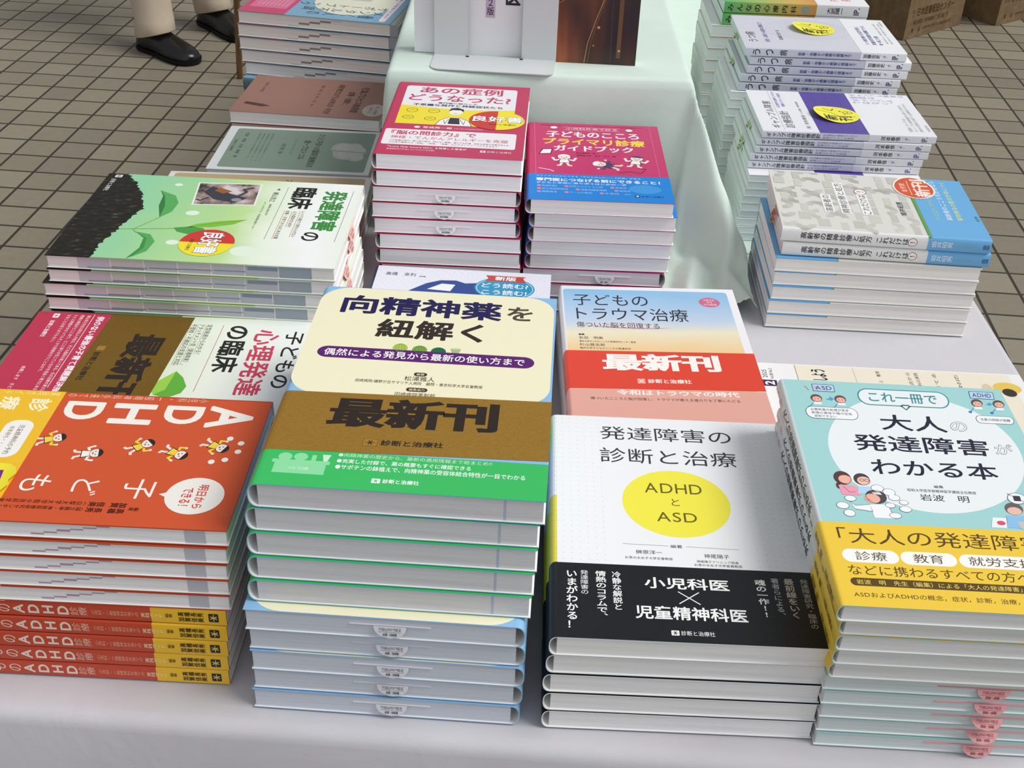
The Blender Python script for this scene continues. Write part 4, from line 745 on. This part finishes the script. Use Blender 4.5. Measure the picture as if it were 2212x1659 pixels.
# ------------------------------------------------------------------ white cloth over the table
def table_cloth():
    cs = [(-.420, .556), (.545, .517), (.535, 3.60), (-.415, 3.62)]; per = []
    for (xa, ya), (xb, yb) in zip(cs, cs[1:] + cs[:1]):
        n = max(40, int(math.hypot(xb - xa, yb - ya) / .012))
        for i in range(n): per.append((xa + (xb - xa) * i / n, ya + (yb - ya) * i / n))
    N = len(per); nr = []
    for i in range(N):
        a, b = per[i - 2], per[(i + 2) % N]; dx, dy = b[0] - a[0], b[1] - a[1]; l = math.hypot(dx, dy); nr.append((dy / l, -dx / l))
    rings = []; R = .012
    for j in range(5):
        t = PI / 2 * j / 4; o, z = -R + R * math.sin(t), .7 - R + R * math.cos(t); rings.append([(p[0] + q[0] * o, p[1] + q[1] * o, z) for p, q in zip(per, nr)])
    for z in (.66, .62, .56, .48, .38, .27, .15, .03):
        k = (.7 - z) / .67; ring = []
        for i, (p, q) in enumerate(zip(per, nr)):
            s_ = i * .012; w = (.5 + .5 * math.sin(s_ * 21 + 1.3 * math.sin(s_ * 5.3))) * .5 + (.5 + .5 * math.sin(s_ * 9.1 + 2)) * .5
            o = .02 * k ** .6 + .055 * k * w; ring.append((p[0] + q[0] * o, p[1] + q[1] * o, z))
        rings.append(ring)
    m = cloth_mat('white_cotton', '#cbc9cc', amp=.22); mb = MB(); mb.loft(rings[::-1], m, False)
    o = len(rings) - 1; base = o * N; mb.f.append(list(range(base, base + N))); mb.m.append(0)
    me = mb.mesh('white_tablecloth', True)
    return tag(link('tablecloth', me), 'white tablecloth spread under all the book piles', 'tablecloth')
table_cloth()

# ------------------------------------------------------------------ mint cloth over the raised box behind
RX0, RX1, RY0, RTOP = -.165, .203, 1.349, .9
def mint_cloth():
    from mathutils import noise
    dx = .005; xs = [-.179 + i * dx for i in range(int(.700 / dx) + 1)]; ys = [1.14 + i * dx for i in range(int(1.9 / dx))]
    def hgt(x, y):
        ox = max(RX0 - x, x - RX1, 0); oy = max(RY0 - y, 0); d = math.hypot(ox, oy)
        w = .012 + (.012 if x > RX1 else 0)
        if x > 0 and d > 0:
            ang = math.atan2(oy, x - RX1 if x > RX1 else (x - RX1) * 1.0)   # 0 = right, 90deg = straight ahead
            w += .125 * math.exp(-((ang - 1.02) / .30) ** 2) + .045 * math.exp(-((ang - 1.7) / .35) ** 2) * (1 if x > .12 else 0)
        t = max(0, 1 - d / w); g = t ** (1.25 if w > .04 else .9)
        if d == 0: g = 1
        e = 0
        if d == 0:
            m = min(x - RX0, RX1 - x, y - RY0); e = -.006 * max(0, 1 - m / .008) ** 2
            e += .0012 * noise.noise(Vector((x * 9, y * 9, 1)))
        z = .7005 + (RTOP - .7005) * g + e
        if .002 < g < .97: z += (.004 * noise.noise(Vector((x * 22, y * 14, 4))) + .003) * (1 - g)
        if .16 < x < .277 and g < .5 and y < 1.33:
            k = 1 - g * 2
            for (px, py, qx, qy, r, hh) in ((.262, 1.140, .236, 1.30, .016, .030), (.196, 1.175, .215, 1.28, .020, .026), (.232, 1.292, .275, 1.29, .014, .026), (.186, 1.335, .188, 1.27, .012, .03), (.215, 1.32, .262, 1.225, .012, .03), (.235, 1.17, .25, 1.28, .010, .016), (.276, 1.17, .262, 1.3, .007, .02)):
                vx, vy = qx - px, qy - py; t = max(0, min(1, ((x - px) * vx + (y - py) * vy) / (vx * vx + vy * vy))); dd = math.hypot(x - px - vx * t, y - py - vy * t)
                if dd < r: z += hh * k * (1 - dd / r) ** .75 * (1 - .6 * t)
        return z
    vs = []; idx = {}
    for j, y in enumerate(ys):
        for i, x in enumerate(xs): idx[i, j] = len(vs); vs.append((x, y, hgt(x, y)))
    fs = []
    for j in range(len(ys) - 1):
        for i in range(len(xs) - 1):
            x, y = xs[i], ys[j]
            if y < 1.333 and x < .166: continue
            if x > .15 and y < 1.145 + .05 * max(0, (.215 - x) / .05) + .006 * math.sin(x * 160): continue
            if y < 1.302 and x > .270: continue
            fs.append((idx[i, j], idx[i + 1, j], idx[i + 1, j + 1], idx[i, j + 1]))
    used = sorted({i for f in fs for i in f}); mp = {o: n for n, o in enumerate(used)}
    mb = MB(); mb.add([vs[i] for i in used], [[mp[i] for i in f] for f in fs], cloth_mat('mint_cotton', '#d8e8dc', amp=.2))
    o = tag(link('draped_cloth', mb.mesh('draped_cloth', True)), 'pale mint cloth draped over the raised box behind the crimson books', 'cloth')
    sd = o.modifiers.new('thickness', 'SOLIDIFY'); sd.thickness = .0006; sd.offset = 0
    ss = o.modifiers.new('smooth', 'SUBSURF'); ss.levels = 1; ss.render_levels = 1
mint_cloth()

# ------------------------------------------------------------------ the piles of books (top first)
G = {'r0': 'spine to the left', 'r180': 'head outward', 'cw': 'page edges outward', 'ccw': 'spine outward'}
# big centre pile
rows = [(-.0660, .7025, -2.1, 'r0')] + [(x, y + .1285, -2.1, 'r0') for x, y in ((-.0690, .5740), (-.0695, .5725), (-.0707, .5712), (-.0720, .5698))] + [(x, y + .1285, -2.2, 'r180') for x, y in ((-.0745, .5617), (-.0737, .5634), (-.0736, .5622), (-.0742, .5634), (-.0755, .5626))]
KINDS['center']['T'] = (.898 - TZ) / 10
sl_c = slip_mesh(KINDS['center'], '#dcdde2', '定価6,050円税込', '精神科・薬学', .0112, -.004, 1, .62)
stack('center', .898, 10, rows, 'gold-banded pile', {'r0': 'green band, spine left', 'r180': 'bluish pages with round white slip'}, 'hardbacks in the gold-banded front pile', printed=(5, 6, 7), slipfn=lambda i, o: (sl_c,) if o == 'r180' else ())
# white book with the yellow circle
stack('third', .792, 5, [(.1285, .6865, -.4, 'r0')] + [(x, y + .1285, -.3, 'r0') for x, y in ((.1271, .559), (.1258, .5583), (.1267, .5578), (.1267, .5577))], 'yellow circle pile', 'grey pages', 'books under the yellow circle book')
# teal book
KINDS['adult']['T'] = (.848 - TZ) / 10
rows = [(l + .0895, y + .129, -1.0, 'r0') for l, y in ((.2134, .5395), (.2183, .5425), (.2187, .5425), (.2196, .5443), (.22, .546))] + [(l + .0895, y + .129, -1.2, 'r180') for l, y in ((.2209, .5484), (.2224, .5487), (.224, .5497), (.2247, .5503), (.2252, .55))]
slp = [slip_mesh(KINDS['adult'], '#e5a3a3', '定価4,950円税込', '精神・神経', .011, -.024, d, .6, '#9a5a5a', .075) for d in (1, .8, .45, .35, .8)]
stack('adult', .848, 10, rows, 'teal front pile', {'r0': 'yellow band, spine left', 'r180': 'grey-green pages with pink slip'}, 'books in the teal front pile', slipfn=lambda i, o: (slp[(i - 5) % 5],) if o == 'r180' else ())
# orange-red pile
rows = [(r - .1055, y + .075, -.7, 'cw') for r, y in ((-.1825, .584), (-.1842, .5835), (-.1857, .584), (-.1863, .585), (-.1874, .5858))] + [(r - .1055, y + .075, -.9, 'ccw') for r, y in ((-.1914, .5866), (-.1922, .5862), (-.1935, .5863), (-.1948, .5868), (-.1958, .5871))]
stack('red', .853, 10, rows, 'orange-red front pile', {'cw': 'page edges outward', 'ccw': 'red and yellow spine outward'}, 'books in the orange-red front pile')
# pale green pile and the crimson-banded book before it
KINDS['green']['T'] = (.871 - TZ) / 12
slg = slip_mesh(KINDS['green'], '#efc0b4', '定価5,940円税込', '小児科', .012, 0, .9, .55, '#a06a5a')
rows = [(-.4163 + .129, .920 + .0885 - .0045, -1.2, 'cw'), (-.4175 + .129, 1.0045, -1.2, 'cw'), (-.424 + .129, 1.0045, -1.0, 'cw'), (-.423 + .129, 1.004, -1.1, 'cw'), (-.421 + .129, 1.004, -1.1, 'cw')]
stack('green', .871, 12, rows, 'seedling pile', 'page edges outward', 'books in the pale green seedling pile', slipfn=lambda i, o: (slg,) if i < 5 else ())
stack('heart', .815, 7, [(-.303, .824, -.3, 'cw')], 'crimson banded pile', 'page edges outward', 'books between the seedling and orange-red piles')
# crimson and magenta piles in front of the mint box
KINDS['pink']['T'] = (.895 - TZ) / 11
sl_p = slip_mesh(KINDS['pink'], '#eeecec', '定価6,600円税込', '神経内科', .0105, .001, 1, .58)
rows = [(-.0722, 1.2195, -1.6, 'r0'), (-.0730, 1.218, -1.2, 'r0'), (-.0735, 1.2185, -1.0, 'r180'), (-.0745, 1.218, -1.0, 'r180'), (-.0735, 1.2175, -.6, 'r180'), (-.0722, 1.2165, -.6, 'r0'), (-.0722, 1.2165, -.8, 'r0')]
stack('pink', .895, 11, rows, 'crimson pile', {'r0': 'spine left', 'r180': 'pinkish pages with white slip'}, 'books in the crimson pile', slipfn=lambda i, o: (sl_p,) if o == 'r180' else ())
KINDS['kids']['T'] = (.855 - TZ) / 9
sl_k = slip_mesh(KINDS['kids'], '#e6e4e8', '定価5,500円税込', '小児科・精神', .0105, -.012, 1, .6)
rows = [(.0825, 1.2140, .4, 'r0'), (.0868, 1.2175, .6, 'r0'), (.0862, 1.2190, .6, 'r0'), (.0851, 1.2210, .4, 'r0'), (.0848, 1.223, .3, 'r0'), (.084, 1.2225, -.5, 'r180'), (.084, 1.222, -.5, 'r180'), (.084, 1.222, 0, 'r0')]
stack('kids', .855, 9, rows, 'magenta pile', {'r0': 'spine left', 'r180': 'pink edged, pages outward'}, 'books in the magenta pile', slipfn=lambda i, o: (sl_k,) if i == 5 else ())
stack('taka', .777, 4, [(-.0607, .9655, -2.0, 'r0')], 'dotted pile', 'dark blue spine left', 'dotted white books')
stack('trauma', .76, 3, [(.1421, .9735, 1.6, 'r0')], 'sky-coloured pile', 'white pages', 'sky-coloured books')
stack('mag', .735, 3, [(.3735, .909, -.9, 'ccw')], 'journal pile', 'spine outward', 'journals under the teal pile', cat='magazine', name='magazine')
# right-hand piles
rows = [(.3955, 1.2060, -3.4, 'ccw'), (.3985, 1.2070, -3.0, 'ccw'), (.3920, 1.2050, -2.3, 'cw'), (.3926, 1.2060, -2.0, 'cw'), (.3922, 1.2050, -1.5, 'cw'), (.3907, 1.203, -1.7, 'cw'), (.3904, 1.2025, -1.6, 'cw')]
KINDS['elder']['T'] = (.82 - TZ) / 7
sle = [slip_mesh(KINDS['elder'], '#c9856a', '定価3,850円', '精神', .009, d, .55, .55, '#7a3a22', .03) for d in (-.02, .0)]
stack('elder', .82, 7, rows, 'beige pile', {'ccw': 'spine outward', 'cw': 'plain page edges outward'}, 'books in the beige pile at the table edge', slipfn=lambda i, o: (sle[i],) if i < 2 else ())
KINDS['gamble']['T'] = (.841 - TZ) / 14
slw = slip_mesh(KINDS['gamble'], '#c9d9b0', '定価3,300円', '精神', .011, -.01, .6, .55, '#5a6a3a', .03)
rows = [(.3965, 1.4285, .5, 'ccw'), (.3925, 1.4280, -.3, 'ccw'), (.3918, 1.4280, -.2, 'ccw'), (.3868, 1.4280, -.2, 'ccw'), (.3855, 1.4280, -.3, 'ccw'), (.3860, 1.4080, -.8, 'cw'), (.3850, 1.409, -.6, 'cw'), (.383, 1.410, -.5, 'cw'), (.381, 1.411, -.4, 'cw')]
stack('gamble', .841, 14, rows, 'purple and white pile', {'ccw': 'white spine outward', 'cw': 'turned round, pages outward'}, 'books in the purple and white pile', slipfn=lambda i, o: (slw,) if i in (1, 3, 4, 6, 8) else ())
KINDS['utsu']['T'] = (.8886 - TZ) / 16
slu = slip_mesh(KINDS['utsu'], '#c9d9b0', '定価3,520円', '精神', .011, .0, .6, .55, '#5a6a3a', .03)
rows = [(.3932, 1.5960, -.1, 'ccw'), (.4020, 1.5965, -.4, 'ccw'), (.3995, 1.5965, -.3, 'ccw'), (.3925, 1.5960, -.3, 'ccw'), (.3905, 1.5960, -.2, 'ccw'), (.382, 1.592, -.5, 'cw'), (.380, 1.592, -.4, 'cw'), (.378, 1.592, -.3, 'cw')]
stack('utsu', .8886, 16, rows, 'pale lilac pile', {'ccw': 'lilac spine outward', 'cw': 'turned round, pages outward'}, 'books in the pale lilac pile', slipfn=lambda i, o: (slu,) if i in (0, 3, 6, 8, 11) else ())
KINDS['minna']['T'] = (.893 - TZ) / 11
slm = slip_mesh(KINDS['minna'], '#c9d9b0', '定価3,080円', '内科', .011, .0, .6, .55, '#5a6a3a', .03)
rows = [(.3890, 1.7900, .2, 'ccw'), (.3885, 1.7905, .1, 'ccw'), (.375, 1.788, -.3, 'cw'), (.373, 1.788, -.3, 'cw'), (.372, 1.788, -.2, 'cw')]
stack('minna', .893, 11, rows, 'green-spined pile', {'ccw': 'green spine outward', 'cw': 'turned round, pages outward'}, 'books in the green-spined pile', slipfn=lambda i, o: (slm,) if i in (2, 5, 7, 9) else ())
# left-hand piles
rows = [(-0.3035, 1.8290, -9.6, 'cw'), (-0.3060, 1.8285, -9.2, 'cw'), (-0.3055, 1.828, -9.2, 'cw'), (-0.3040, 1.828, -9.4, 'cw'), (-0.2995, 1.8275, -9.6, 'cw'), (-.303, 1.815, -7.5, 'ccw')]
stack('support', .838, 7, rows, 'tall far left pile', {'cw': 'pages with grey steps', 'ccw': 'sky-blue cover turned round'}, 'books in the tall far left pile')
stack('salmon', .755, 3, [(-.3004, 1.6430, -4.0, 'cw'), (-.2985, 1.640, -3.0, 'cw')], 'salmon pink pile', 'page edges outward', 'salmon pink paperbacks')
stack('lgreen', .740, 2, [(-.3010, 1.4830, -.6, 'cw')], 'sage green pile', 'white page edges', 'sage green books')
stack('beige', .743, 2, [(-.3170, 1.3040, .6, 'cw')], 'tan pile', 'white page edges', 'tan books')

# ------------------------------------------------------------------ bookend and the books standing on the mint box
ST = .9008
def standing_book(name_label, x0, x1, y, t, h, rz, front, art=None, band=None):
    """a book standing upright, cover facing -y; x0..x1 wide"""
    r = thing('book', name_label, 'book', ((x0 + x1) / 2, y, ST), rz, 'books standing on the mint box'); w = (x1 - x0) / 2
    mb = MB(); cm = front if not isinstance(front, str) else mat(front)
    mb.box(-w, 0, 0, w, .0008, h, cm); mb.box(-w, t - .0008, 0, w, t, h, mat('#eceae8')); mb.box(-w - .0006, 0, 0, -w, t, h, mat('#eceae8'))
    if art: a = Art(); art(a); a.emit(mb, lambda u, v, e: (u / 1000 - w, -e - 1e-5, v / 1000), 'ink', 1, 1, 4e-5)
    link('cover', mb.mesh('cover'), r); pb = MB(); pb.box(-w, .0009, .001, w - .001, t - .0009, h - .001, page_mat('#dcdad6')); link('page_block', pb.mesh('page_block'), r)
    if band:
        bm = MB(); bm.box(-w - .001, -.0006, band[0], w + .001, t + .0004, band[1], mat(band[2])); link('paper_band', bm.mesh('paper_band'), r)
def art_white(a):
    a.rect(85.5, 46, 97, 112, '#c9b2c4', 1)
    a.V('第２版', 87, 49, 95.5, 79, '#3c2c48', .015, 3); a.V('精神科医', 108, 62, 127, 148, '#1d1d20', .03, 3)
standing_book('white standing book seen through the steel bookend', -.1344, .031, 1.4135, .020, .235, math.radians(-2.6), '#ecebed', art_white)
def neb_mat():
    m, n, L, b = newmat('printed_golden_streaks'); t = n.new('ShaderNodeTexCoord'); sp = n.new('ShaderNodeSeparateXYZ'); L.new(t.outputs['Object'], sp.inputs[0])
    mp = n.new('ShaderNodeMapping'); mp.inputs['Scale'].default_value = (26, 26, 4); mp.inputs['Rotation'].default_value = (0, math.radians(14), 0)
    no = n.new('ShaderNodeTexNoise'); no.inputs['Scale'].default_value = 1.0; no.inputs['Detail'].default_value = 2; no.inputs['Distortion'].default_value = .4; L.new(t.outputs['Object'], mp.inputs[0]); L.new(mp.outputs[0], no.inputs['Vector'])
    mr = n.new('ShaderNodeMath'); mr.operation = 'MULTIPLY_ADD'; L.new(sp.outputs[0], mr.inputs[0]); mr.inputs[1].default_value = -3.2; L.new(no.outputs['Fac'], mr.inputs[2])
    cr = n.new('ShaderNodeValToRGB'); L.new(mr.outputs[0], cr.inputs[0]); e = cr.color_ramp.elements
    e[0].position = .28; e[0].color = lin('#1f1a24'); e[1].position = .78; e[1].color = lin('#c06a38'); x = e.new(.45); x.color = lin('#45281c'); x = e.new(.62); x.color = lin('#84462a')
    L.new(cr.outputs[0], b.inputs['Base Color']); b.inputs['Roughness'].default_value = .35; return m
def art_neb(a):
    g = '#b58a4c'
    a.line([(34, 0), (37, 25), (46, 55), (56, 85), (62, 130)], .9, g, 2); a.line([(38, 0), (41, 28), (50, 60), (60, 95)], .5, '#8a6238', 2); a.line([(0, 78), (14, 84), (30, 96), (44, 118)], 2.4, '#c98a48', 2); a.line([(0, 70), (16, 80), (34, 96)], .8, '#a86a38', 2); a.rect(72, 8, 77, 120, '#6e4c30', 1); a.line([(66, 0), (64, 60), (66, 120)], .6, '#5e4230', 2)
    for u, v, r in ((49, 44, 2.2), (44, 22, 1.2), (75, 17, 2.2)): a.ell(u, v, r, r, '#8a6030', 2, n=20); a.ell(u, v, r * .5, r * .5, '#e2bd78', 3, n=16)
standing_book('dark book with golden light streaks standing beside the bookend', .0375, .1335, 1.398, .018, .26, math.radians(-2.4), neb_mat(), art_neb, (.0795, .26, '#e4dbe6'))
def bookend():
    r = thing('bookend', 'grey steel bookend with cut-out tongue standing on the mint cloth', 'bookend', (-.0365, 1.4035, ST), math.radians(-2.8)); m = mat('#d3d7d6', 'steel')
    w, th, R = .0735, .0012, .012
    bp = MB(); out = []
    d = .052
    for cx, cy, a0 in ((w - R, -d + R, 270), (w - R, 0, 0)):
        if cy: out += [(cx + R * math.cos(math.radians(a0 + i * 15)), cy + R * math.sin(math.radians(a0 + i * 15))) for i in range(7)]
        else: out += [(w, 0)]
    out += [(-w, 0)] + [(-w + R + R * math.cos(math.radians(180 + i * 15)), -d + R + R * math.sin(math.radians(180 + i * 15))) for i in range(7)]
    n = len(out); bp.add([(x, y, 0) for x, y in out] + [(x, y, th) for x, y in out], [tuple(range(n))[::-1], tuple(range(n, 2 * n))] + [(i, (i + 1) % n, n + (i + 1) % n, n + i) for i in range(n)], m)
    link('base_plate', bp.mesh('base_plate'), r)
    up = MB(); s0, s1 = -.033, .0325
    up.box(-w, 0, 0, s0, th, .17, m); up.box(s1, 0, 0, w, th, .17, m); up.box(s0, 0, .135, s1, th, .17, m)
    link('upright_plate', up.mesh('upright_plate'), r)
    tg = MB(); tg.box(s0 + .001, .0, 0, s1 - .001, .001 + th, .0012, m)
    for s_ in (s0, s1): tg.box(s_ - .002, -.0045, .0002, s_ + .002, -.0005, .0015, mat('#26282a', 'matte'))
    link('tongue', tg.mesh('tongue'), r)
bookend()

# ------------------------------------------------------------------ cardboard boxes on the floor
def carton(label, x, y, rz, w, d, h, lines):
    r = thing('cardboard_box', label, 'box', (x, y, 0), rz, 'shipping boxes on the floor'); m = blob_mat('corrugated_card', '#6e583a', '#765f40', '#7d6747', 30, .85)
    mb = MB(); t = .004; mb.box(0, 0, .001, w, t, h, m); mb.box(0, d - t, .001, w, d, h, m); mb.box(0, t, .001, t, d - t, h, m); mb.box(w - t, t, .001, w, d - t, h, m); mb.box(t, t, .001, w - t, d - t, .006, m)
    if lines:
        a = Art()
        for t_, x0, y0, x1, y1, b in lines: a.T(t_, x0, y0, x1, y1, '#4a3724', b, 2)
        a.emit(mb, lambda u, v, e: (u / 1000, -e - 2e-5, v / 1000), 'card', 1, 1, 6e-5)
    link('carton_body', mb.mesh('carton_body'), r)
    for i, (q0, q1) in enumerate(((0, d / 2 - .001), (d / 2 + .001, d))):
        f = MB(); f.box(0, q0, h, w, q1, h + .004, m); link('flap', f.mesh('flap'), r)
    tp = MB(); tp.box(.0, d / 2 - .025, h + .0041, w, d / 2 + .025, h + .0046, mat('#b59a6c')); link('packing_tape', tp.mesh('packing_tape'), r)
L1 = [('株式', 28, 96, 46, 110, .01), ('会社', 28, 80, 46, 94, .01), ('日本医書配送センター', 58, 82, 296, 116, .03), ('埼玉県富士見市勝瀬六丁目八番二号', 44, 52, 270, 70, .02), ('電', 42, 22, 56, 38, .02), ('話', 84, 22, 98, 38, .02), ('049(931)3800代', 116, 22, 300, 40, .02)]
carton('brown cardboard box with printed lettering, left one on the tiles', 1.4421, 4.4962, math.atan2(.235, .285), .372, .42, .30, L1)
carton('brown cardboard box partly cut off at the top right corner', 1.8738, 4.738, math.atan2(.119, .155) - .02, .40, .40, .30, [('株式会社', 22, 84, 60, 100, .01), ('日本医書配送センター', 70, 82, 310, 116, .03), ('電', 42, 22, 56, 38, .02), ('話', 84, 22, 98, 38, .02), ('049(931)3800代', 116, 22, 300, 40, .02)])

# ------------------------------------------------------------------ wooden stand leg behind the left piles
def stand():
    r = thing('wooden_stand', 'thin brown wooden stand leg behind the far left book pile', 'stand', (-.946, 3.80, 0), .0); m = blob_mat('stained_pine', '#543a1a', '#654822', '#74552c', 20, .6, .35, .65, (8, 8, .8))
    def bar(nm, x, y, lean):
        b = MB(); w = .0085; R_ = []
        for z in (0, .02, .6, 1.05): R_.append([(x + a + lean * z, y + c, z) for a, c in ((-w, -w), (w, -w), (w, w), (-w, w))])
        b.loft(R_, m); link(nm, b.mesh(nm), r)
    bar('leg', 0, 0, .055); bar('leg', .62, .02, -.03); bar('leg', .31, .45, 0)
    c = MB(); c.box(.04, -.012, .98, .62, .012, 1.03, m); link('crossbar', c.mesh('crossbar'), r); c = MB(); c.box(.30, 0, .985, .32, .46, 1.01, m); link('brace', c.mesh('brace'), r)
stand()

# ------------------------------------------------------------------ the person walking by
def person():
    r = thing('person', 'person in beige trousers and black leather shoes standing on the tiles', 'person', (-1.25, 4.10, 0), 0)
    P = r.location
    shoes = [((-1.345, 4.080), (-1.122, 3.912)), ((-1.205, 4.385), (-.995, 4.170))]
    lea = mat('#0d0d0f', 'leather'); solem = mat('#060607', 'matte')
    ank = []
    for (hx, hy), (tx, ty) in shoes:
        L_ = math.hypot(tx - hx, ty - hy); ux, uy = (tx - hx) / L_, (ty - hy) / L_; nx, ny = -uy, ux
        def W_(s, w, z): return (hx + ux * s * L_ + nx * w - P.x, hy + uy * s * L_ + ny * w - P.y, z)
        prof = [(s_, w_ * 1.12, h_ * 1.06, o_) for s_, w_, h_, o_ in ((.0, .018, .055, .0), (.02, .030, .080, 0), (.10, .036, .098, 0), (.20, .037, .100, 0), (.30, .038, .094, .002), (.40, .041, .083, .004), (.52, .046, .070, .005), (.66, .050, .058, .006), (.80, .048, .050, .004), (.90, .040, .043, .002), (.96, .028, .036, 0), (1.0, .010, .026, 0))]
        rings = []
        for s, w, h, off in prof:
            rg = []
            for i in range(20):
                t = 2 * PI * i / 20; c, q = math.cos(t), math.sin(t); z = .016 + (h - .016) * (max(0, q) ** .75 if q > 0 else 0) + (0 if q > 0 else -.004 * abs(q))
                rg.append(W_(s, w * math.copysign(abs(c) ** .7, c) * (1 - .22 * max(0, q)) + off, z))
            rings.append(rg)
        sh = MB(); sh.loft(rings, lea); so = link('shoe', sh.mesh('shoe', True), r)
        sr = []
        for z, g in ((0, 1.0), (.008, 1.06), (.0155, 1.08)):
            pts = []
            for s, w, h, off in prof: pts.append(W_(min(1.01, max(-.01, .5 + (s - .5) * 1.02)), w * g + off, z if not .30 < s < .5 else max(z, .006)))
            for s, w, h, off in prof[::-1]: pts.append(W_(min(1.01, max(-.01, .5 + (s - .5) * 1.02)), -w * g + off, z if not .30 < s < .5 else max(z, .006)))
            sr.append(pts)
        sm_ = MB(); sm_.loft(sr, solem); link('sole', sm_.mesh('sole'), so)
        ank.append((hx + ux * .27 * L_, hy + uy * .27 * L_, ux, uy, nx, ny))
    cl = cloth_mat('beige_chino', '#b9a993', 2200, .35); tr = MB()
    hips = [(-1.36, 4.33), (-1.24, 4.45)]
    from mathutils import noise
    for k, (ax, ay, ux, uy, nx, ny) in enumerate(ank):
        rings = []; hx, hy = hips[k]
        for z, ru, rn, f in ((.062, .074, .060, 0), (.066, .078, .063, 0), (.11, .077, .063, .1), (.16, .074, .062, .18), (.24, .073, .063, .3), (.34, .076, .067, .45), (.46, .080, .072, .62), (.58, .086, .080, .75), (.70, .094, .088, .9), (.80, .100, .094, 1.0), (.84, .098, .09, 1.0)):
            cx, cy = ax + (hx - ax) * f, ay + (hy - ay) * f; rg = []
            for i in range(28):
                t = 2 * PI * i / 28; fold = 1 + .10 * noise.noise(Vector((math.cos(t) * 1.6, math.sin(t) * 1.6, z * 14 + k * 7))) * (1 if z > .064 else .2); zz = z - .020 * math.cos(t) * -1 * (1 if z < .07 else 0)
                rg.append((cx + ux * ru * math.cos(t) * fold + nx * rn * math.sin(t) * fold - P.x, cy + uy * ru * math.cos(t) * fold + ny * rn * math.sin(t) * fold - P.y, zz))
            rings.append(rg)
        tr.loft(rings, cl)
    rings = []; mx_, my_ = (hips[0][0] + hips[1][0]) / 2, (hips[0][1] + hips[1][1]) / 2; dx, dy = .7071, .7071
    for z, a_, b_ in ((.76, .13, .09), (.82, .185, .115), (.90, .185, .12), (1.0, .165, .11), (1.04, .16, .105)):
        rings.append([(mx_ + dx * a_ * math.cos(t) - dy * b_ * math.sin(t) - P.x, my_ + dy * a_ * math.cos(t) + dx * b_ * math.sin(t) - P.y, z) for t in [2 * PI * i / 28 for i in range(28)]])
    tr.loft(rings, cl); link('trousers', tr.mesh('trousers', True), r)
person()
